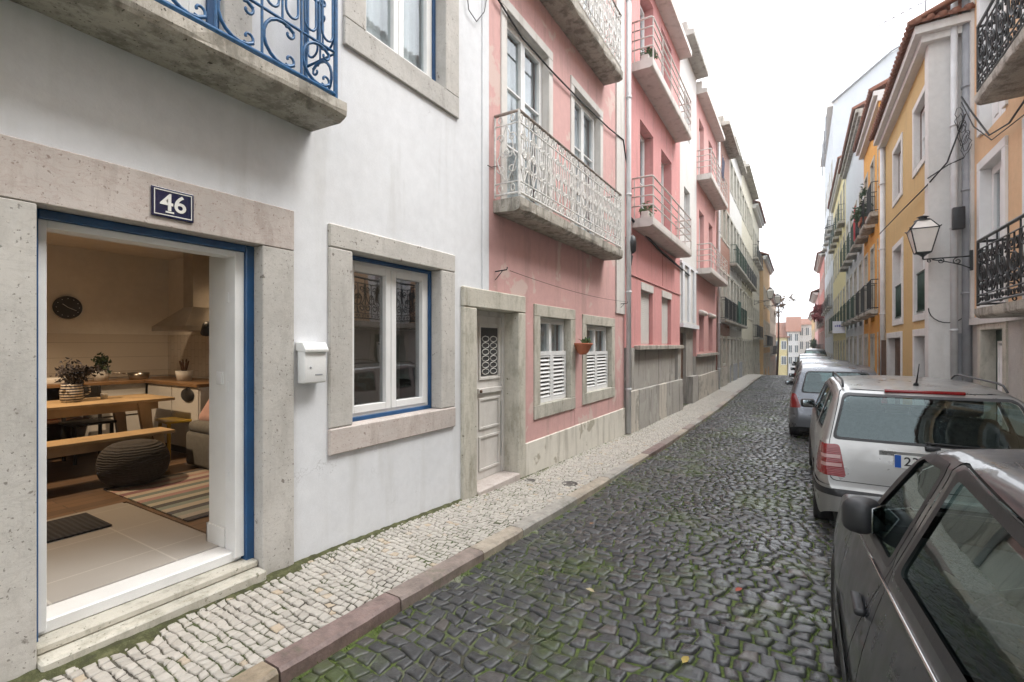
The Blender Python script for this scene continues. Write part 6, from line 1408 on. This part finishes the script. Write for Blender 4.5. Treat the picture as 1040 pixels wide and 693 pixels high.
Sd['regions'] += [([(-.1, .50), (3.9, .50), (3.9, .565), (-.1, .565)], 'uz', 'side_strip', 0, lambda c: ab(c) and c.y < 2.7 and c.y > 1.1), ([(-.1, .2), (.32, .2), (.32, .55), (-.1, .55)], 'uz', 'bumper', 0), ([(3.42, .2), (3.9, .2), (3.9, .52), (3.42, .52)], 'uz', 'bumper', 0),
    ([(.45, .60), (.9, .60), (.9, .80), (.45, .80)], 'xz', 'tail_light', 0, lambda c: c.y < .22), ([(-.45, .60), (-.9, .60), (-.9, .80), (-.45, .80)], 'xz', 'tail_light', 0, lambda c: c.y < .22), ([(.38, .56), (.9, .56), (.9, .70), (.38, .70)], 'xz', 'headlight', 0, lambda c: c.y > 3.45), ([(-.38, .56), (-.9, .56), (-.9, .70), (-.38, .70)], 'xz', 'headlight', 0, lambda c: c.y > 3.45)]
Sd['bumper_mat'] = M['trim']
cxd = .955
c1_ = Car('parked_car', cxd, -.13, zroad(.9, 2) - .018, 'dark grey hatchback parked nearest the camera at the bottom right', Sd, grey)
mb = MB()
for (uu, zz) in ((2.02, .80), (1.30, .83)): mb.rbox((-.795, uu, zz), (.03, .14, .022), b=.008)
c1_.mkp('door_handle', mb, M['trim'], many=True)
mb = MB()   # bright sill line and roof gutter
for sd in (-1, 1): mb.tube([(sd * (smooth(Sd['width'], q) * (1 - .095 * max(0, ((lerpt(Sd['belt'], q) - .012 - .18) / .75 - .5) / .5) ** 1.6) + .002), q, lerpt(Sd['belt'], q) - .012) for k, q in enumerate([.9, 1.3, 1.7, 2.1, 2.5])], .006, 5)
c1_.mkp('belt_moulding', mb, M['chrome'], many=True)
# ---- silver estate
silver = carpaint('silver_paint', (.33, .325, .315), .6, .33, .12)
Se = dict(L=4.22, top=[(0, .50), (.03, .56), (.06, .72), (.10, .90), (.13, .955), (.40, 1.36), (.56, 1.405), (1.2, 1.45), (2.0, 1.455), (2.45, 1.40), (3.15, .99), (3.4, .93), (3.9, .82), (4.1, .70), (4.22, .55)],
    belt=[(0, .48), (.10, .86), (.2, .93), (.8, .935), (1.8, .92), (2.8, .90), (3.2, .88), (3.9, .74), (4.22, .5)], width=[(0, .66), (.03, .72), (.08, .77), (.18, .805), (.5, .825), (1.6, .83), (3.0, .825), (3.7, .80), (4.0, .74), (4.22, .6)],
    bottom=[(0, .34), (.15, .27), (.5, .22), (3.8, .22), (4.1, .25), (4.22, .3)], wheels=[.82, 3.28], track=.735, cabin=(.3, 3.1), floor=.30, seats=[(1.95, -.36, .5), (1.95, .36, .5), (1.1, 0, 1.25)], mirror=(2.86, .99), tumble=.30, regions=[])
c_ = lambda c: ab(c)
Se['regions'] = doorp([(3.1, .30), (2.12, .26), (2.12, .93), (2.18, 1.385), (2.5, 1.35), (3.1, .93)], cond=c_) + doorp([(2.10, .26), (1.35, .28), (1.12, .65), (1.10, 1.0), (1.2, 1.385), (2.16, 1.395), (2.10, .93)], 'rear_door', c_)
Se['regions'] += win([(2.98, .96), (2.16, .96), (2.21, 1.34), (2.48, 1.315)], .03, cond=c_) + win([(2.07, .96), (1.24, .96), (1.27, 1.34), (2.12, 1.345)], .03, cond=c_) + win([(1.12, .965), (.50, .99), (.66, 1.31), (1.17, 1.34)], .05, 'quarter_window', cond=c_)
Se['regions'] += win([(-.63, .985), (.63, .985), (.52, 1.36), (-.52, 1.36)], .05, 'windshield', .03, lambda c: c.y > 2.3, 'xz')
Se['regions'] += [(roundp([(-.72, .60), (.72, .60), (.73, .9), (.62, 1.388), (-.62, 1.388), (-.73, .9)], .05), 'xz', 'seam', 0, lambda c: c.y < .62), (roundp(inset([(-.72, .60), (.72, .60), (.73, .9), (.62, 1.388), (-.62, 1.388), (-.73, .9)], .006), .05), 'xz', 'tailgate', 0, lambda c: c.y < .62)]
Se['regions'] += win([(-.70, .955), (.70, .955), (.60, 1.36), (-.60, 1.36)], .05, 'rear_window', .022, lambda c: c.y < .62, 'xz')
for sg_ in (-1, 1):
    q = [(sg_ * .60, .635), (sg_ * .9, .65), (sg_ * .9, .905), (sg_ * .645, .915)]; Se['regions'] += [(roundp(q, .03), 'xz', 'tail_light', 0, lambda c: c.y < .30)]
    Se['regions'] += [([(sg_ * .63, .722), (sg_ * .78, .722), (sg_ * .78, .752), (sg_ * .63, .752)], 'xz', 'tail_clear', 0, lambda c: c.y < .16), ([(sg_ * .64, .795), (sg_ * .78, .795), (sg_ * .78, .825), (sg_ * .64, .825)], 'xz', 'tail_clear', 0, lambda c: c.y < .16)]
    Se['regions'] += [(([(sg_ * .45, .62), (sg_ * .9, .62), (sg_ * .9, .78), (sg_ * .45, .78)]), 'xz', 'headlight', 0, lambda c: c.y > 3.8)]
Se['regions'] += [([(-.1, .2), (.50, .2), (.50, .56), (-.1, .56)], 'uz', 'bumper', 0), ([(-.1, .475), (.46, .475), (.46, .53), (-.1, .53)], 'uz', 'bumper_strip', 0), ([(3.75, .2), (4.4, .2), (4.4, .56), (3.75, .56)], 'uz', 'bumper', 0), ([(1.2, .50), (2.95, .50), (2.95, .55), (1.2, .55)], 'uz', 'side_strip', 0, c_)]
ez = zroad(.9, 7)
c2_ = Car('parked_car', .955, 5.12, ez, 'silver estate car with red tail lights and roof rails in front of the dark hatchback', Se, silver)
plate_at(c2_, .066, .825, '23')
mb = MB(); mb.box(-.36, .36, .090, .096, .75, .90); c2_.mkp('plate_recess', mb, silver)
mb = MB()
for sd in (-1, 1):
    mb.tube([(sd * .585, .62, 1.405), (sd * .585, .72, 1.455), (sd * .585, .85, 1.468), (sd * .59, 2.1, 1.478), (sd * .585, 2.25, 1.462), (sd * .575, 2.35, 1.415)], .010, 6)
c2_.mkp('roof_rail', mb, M['trim'], many=True)
mb = MB(); mb.rbox((0, .46, 1.392), (.56, .035, .028), b=.006); c2_.mkp('brake_light', mb, M['tail_red'])
mb = MB(); mb.tube([(-.0, .78, 1.435), (.0, .70, 1.54), (.0, .64, 1.64)], [.009, .005, .003], 6); mb.lathe([(.02, 0), (.02, .02), (.01, .03)], (0, .785, 1.425), 10); c2_.mkp('antenna', mb, M['rubber'])
mb = MB(); mb.rbox((.0, .115, .945), (.10, .05, .04), b=.01); mb.tube([(0, .11, .955), (-.04, .13, .985), (.42, .135, .975)], .010, 6); c2_.mkp('wiper', mb, M['trim'])
# ---- cars further on
def hatch(x, y, label, paint, k=1.0, tall=0.0, lights=True, L=3.95, w=.83, glassy=.30, name='parked_car'):
    h = tall; S = dict(L=L, top=[(0, .55), (.04, .78), (.10, .93), (.32, 1.33 + h), (.55, 1.42 + h), (1.2, 1.46 + h), (1.9, 1.44 + h), (2.2, 1.38 + h), (2.95, .98), (3.2, .92), (L - .3, .80), (L - .08, .62), (L, .5)],
        belt=[(0, .5), (.10, .86), (.3, .96), (1.2, .95), (2.6, .90), (3.0, .87), (L - .3, .72), (L, .45)], width=[(0, w - .17), (.04, w - .09), (.16, w - .02), (.6, w), (2.8, w), (L - .5, w - .03), (L - .15, w - .12), (L, w - .25)],
        bottom=[(0, .30), (.2, .24), (L - .3, .22), (L, .28)], wheels=[.70, L - .80], track=w - .10, cabin=(.3, 2.9), floor=.3, seats=[(1.6, -.36, .5), (1.6, .36, .5), (.75, 0, 1.2)], mirror=(2.6, 1.0), tumble=.30, regions=[])
    S['regions'] = doorp([(2.75, .30), (1.75, .28), (1.75, 1.0), (1.80, 1.36 + h), (2.2, 1.33 + h), (2.75, .95)], cond=ab) + win([(2.68, .98), (1.80, 1.0), (1.84, 1.33 + h), (2.17, 1.31 + h)], .03, cond=ab) + win([(1.70, 1.0), (.90, 1.02), (.92, 1.33 + h), (1.74, 1.345 + h)], .03, cond=ab) + win([(.82, 1.03), (.42, 1.08), (.50, 1.25 + h), (.84, 1.31 + h)], .03, 'quarter_window', cond=ab)
    S['regions'] += win([(-.63, .98), (.63, .98), (.52, 1.35 + h), (-.52, 1.35 + h)], .05, 'windshield', .03, lambda c: c.y > 2.0, 'xz') + win([(-.62, .97), (.62, .97), (.52, 1.33 + h), (-.52, 1.33 + h)], .07, 'rear_window', .025, lambda c: c.y < .6, 'xz')
    for sg_ in (-1, 1): S['regions'] += [(roundp([(sg_ * (w - .22), .68), (sg_ * .95, .66), (sg_ * .95, .97), (sg_ * (w - .13), .95)], .03), 'xz', 'tail_light', 0, lambda c: c.y < .28)]
    S['regions'] += [([(-.1, .2), (.38, .2), (.38, .55), (-.1, .55)], 'uz', 'bumper', 0)]
    c = Car(name, x, y, zroad(.9, y + 2), label, S, paint); plate_at(c, .02, .66, None); return c
hatch(.64, 11.2, 'blue grey hatchback with a large red tail light just ahead of the silver estate', carpaint('greyblue_paint', (.13, .14, .16), .6, .3), tall=.08)
hatch(.64, 15.9, 'white silver family car third in the parked row, its pale roof showing', carpaint('white_silver', (.24, .25, .265), .6, .3), tall=.12)
hatch(.62, 20.6, 'dark grey hatchback fourth in the parked row', carpaint('anthracite', (.06, .06, .07), .5, .3), tall=.02)
hatch(.62, 25.2, 'bluish silver small car fifth in the parked row', carpaint('silver_blue', (.17, .19, .21), .6, .3), tall=.02)
hatch(.60, 30.0, 'black car sixth in the parked row', carpaint('black_paint', (.012, .012, .014), .3, .2), tall=.1)
v = hatch(.85, 35.2, 'tall black van at the far end of the parked row', carpaint('van_black', (.02, .02, .022), .2, .3), tall=.45)
# ================================================================== AIR
mb = MB(); mb.box(-420, 420, -140, 1520, -10, 30); hz = mk('haze', mb, simple('haze', (1, 1, 1))); hz['kind'] = 'stuff'; hz['label'] = 'thin pale haze filling the street'
hm = bpy.data.materials.new('haze_air'); hm.use_nodes = True; hm.node_tree.nodes.clear(); pv = hm.node_tree.nodes.new('ShaderNodeVolumePrincipled'); ho = hm.node_tree.nodes.new('ShaderNodeOutputMaterial')
pv.inputs['Color'].default_value = (.95, .96, .98, 1); pv.inputs['Density'].default_value = .0018; pv.inputs['Anisotropy'].default_value = .2; hm.node_tree.links.new(pv.outputs[0], ho.inputs['Volume']); hz.data.materials[0] = hm
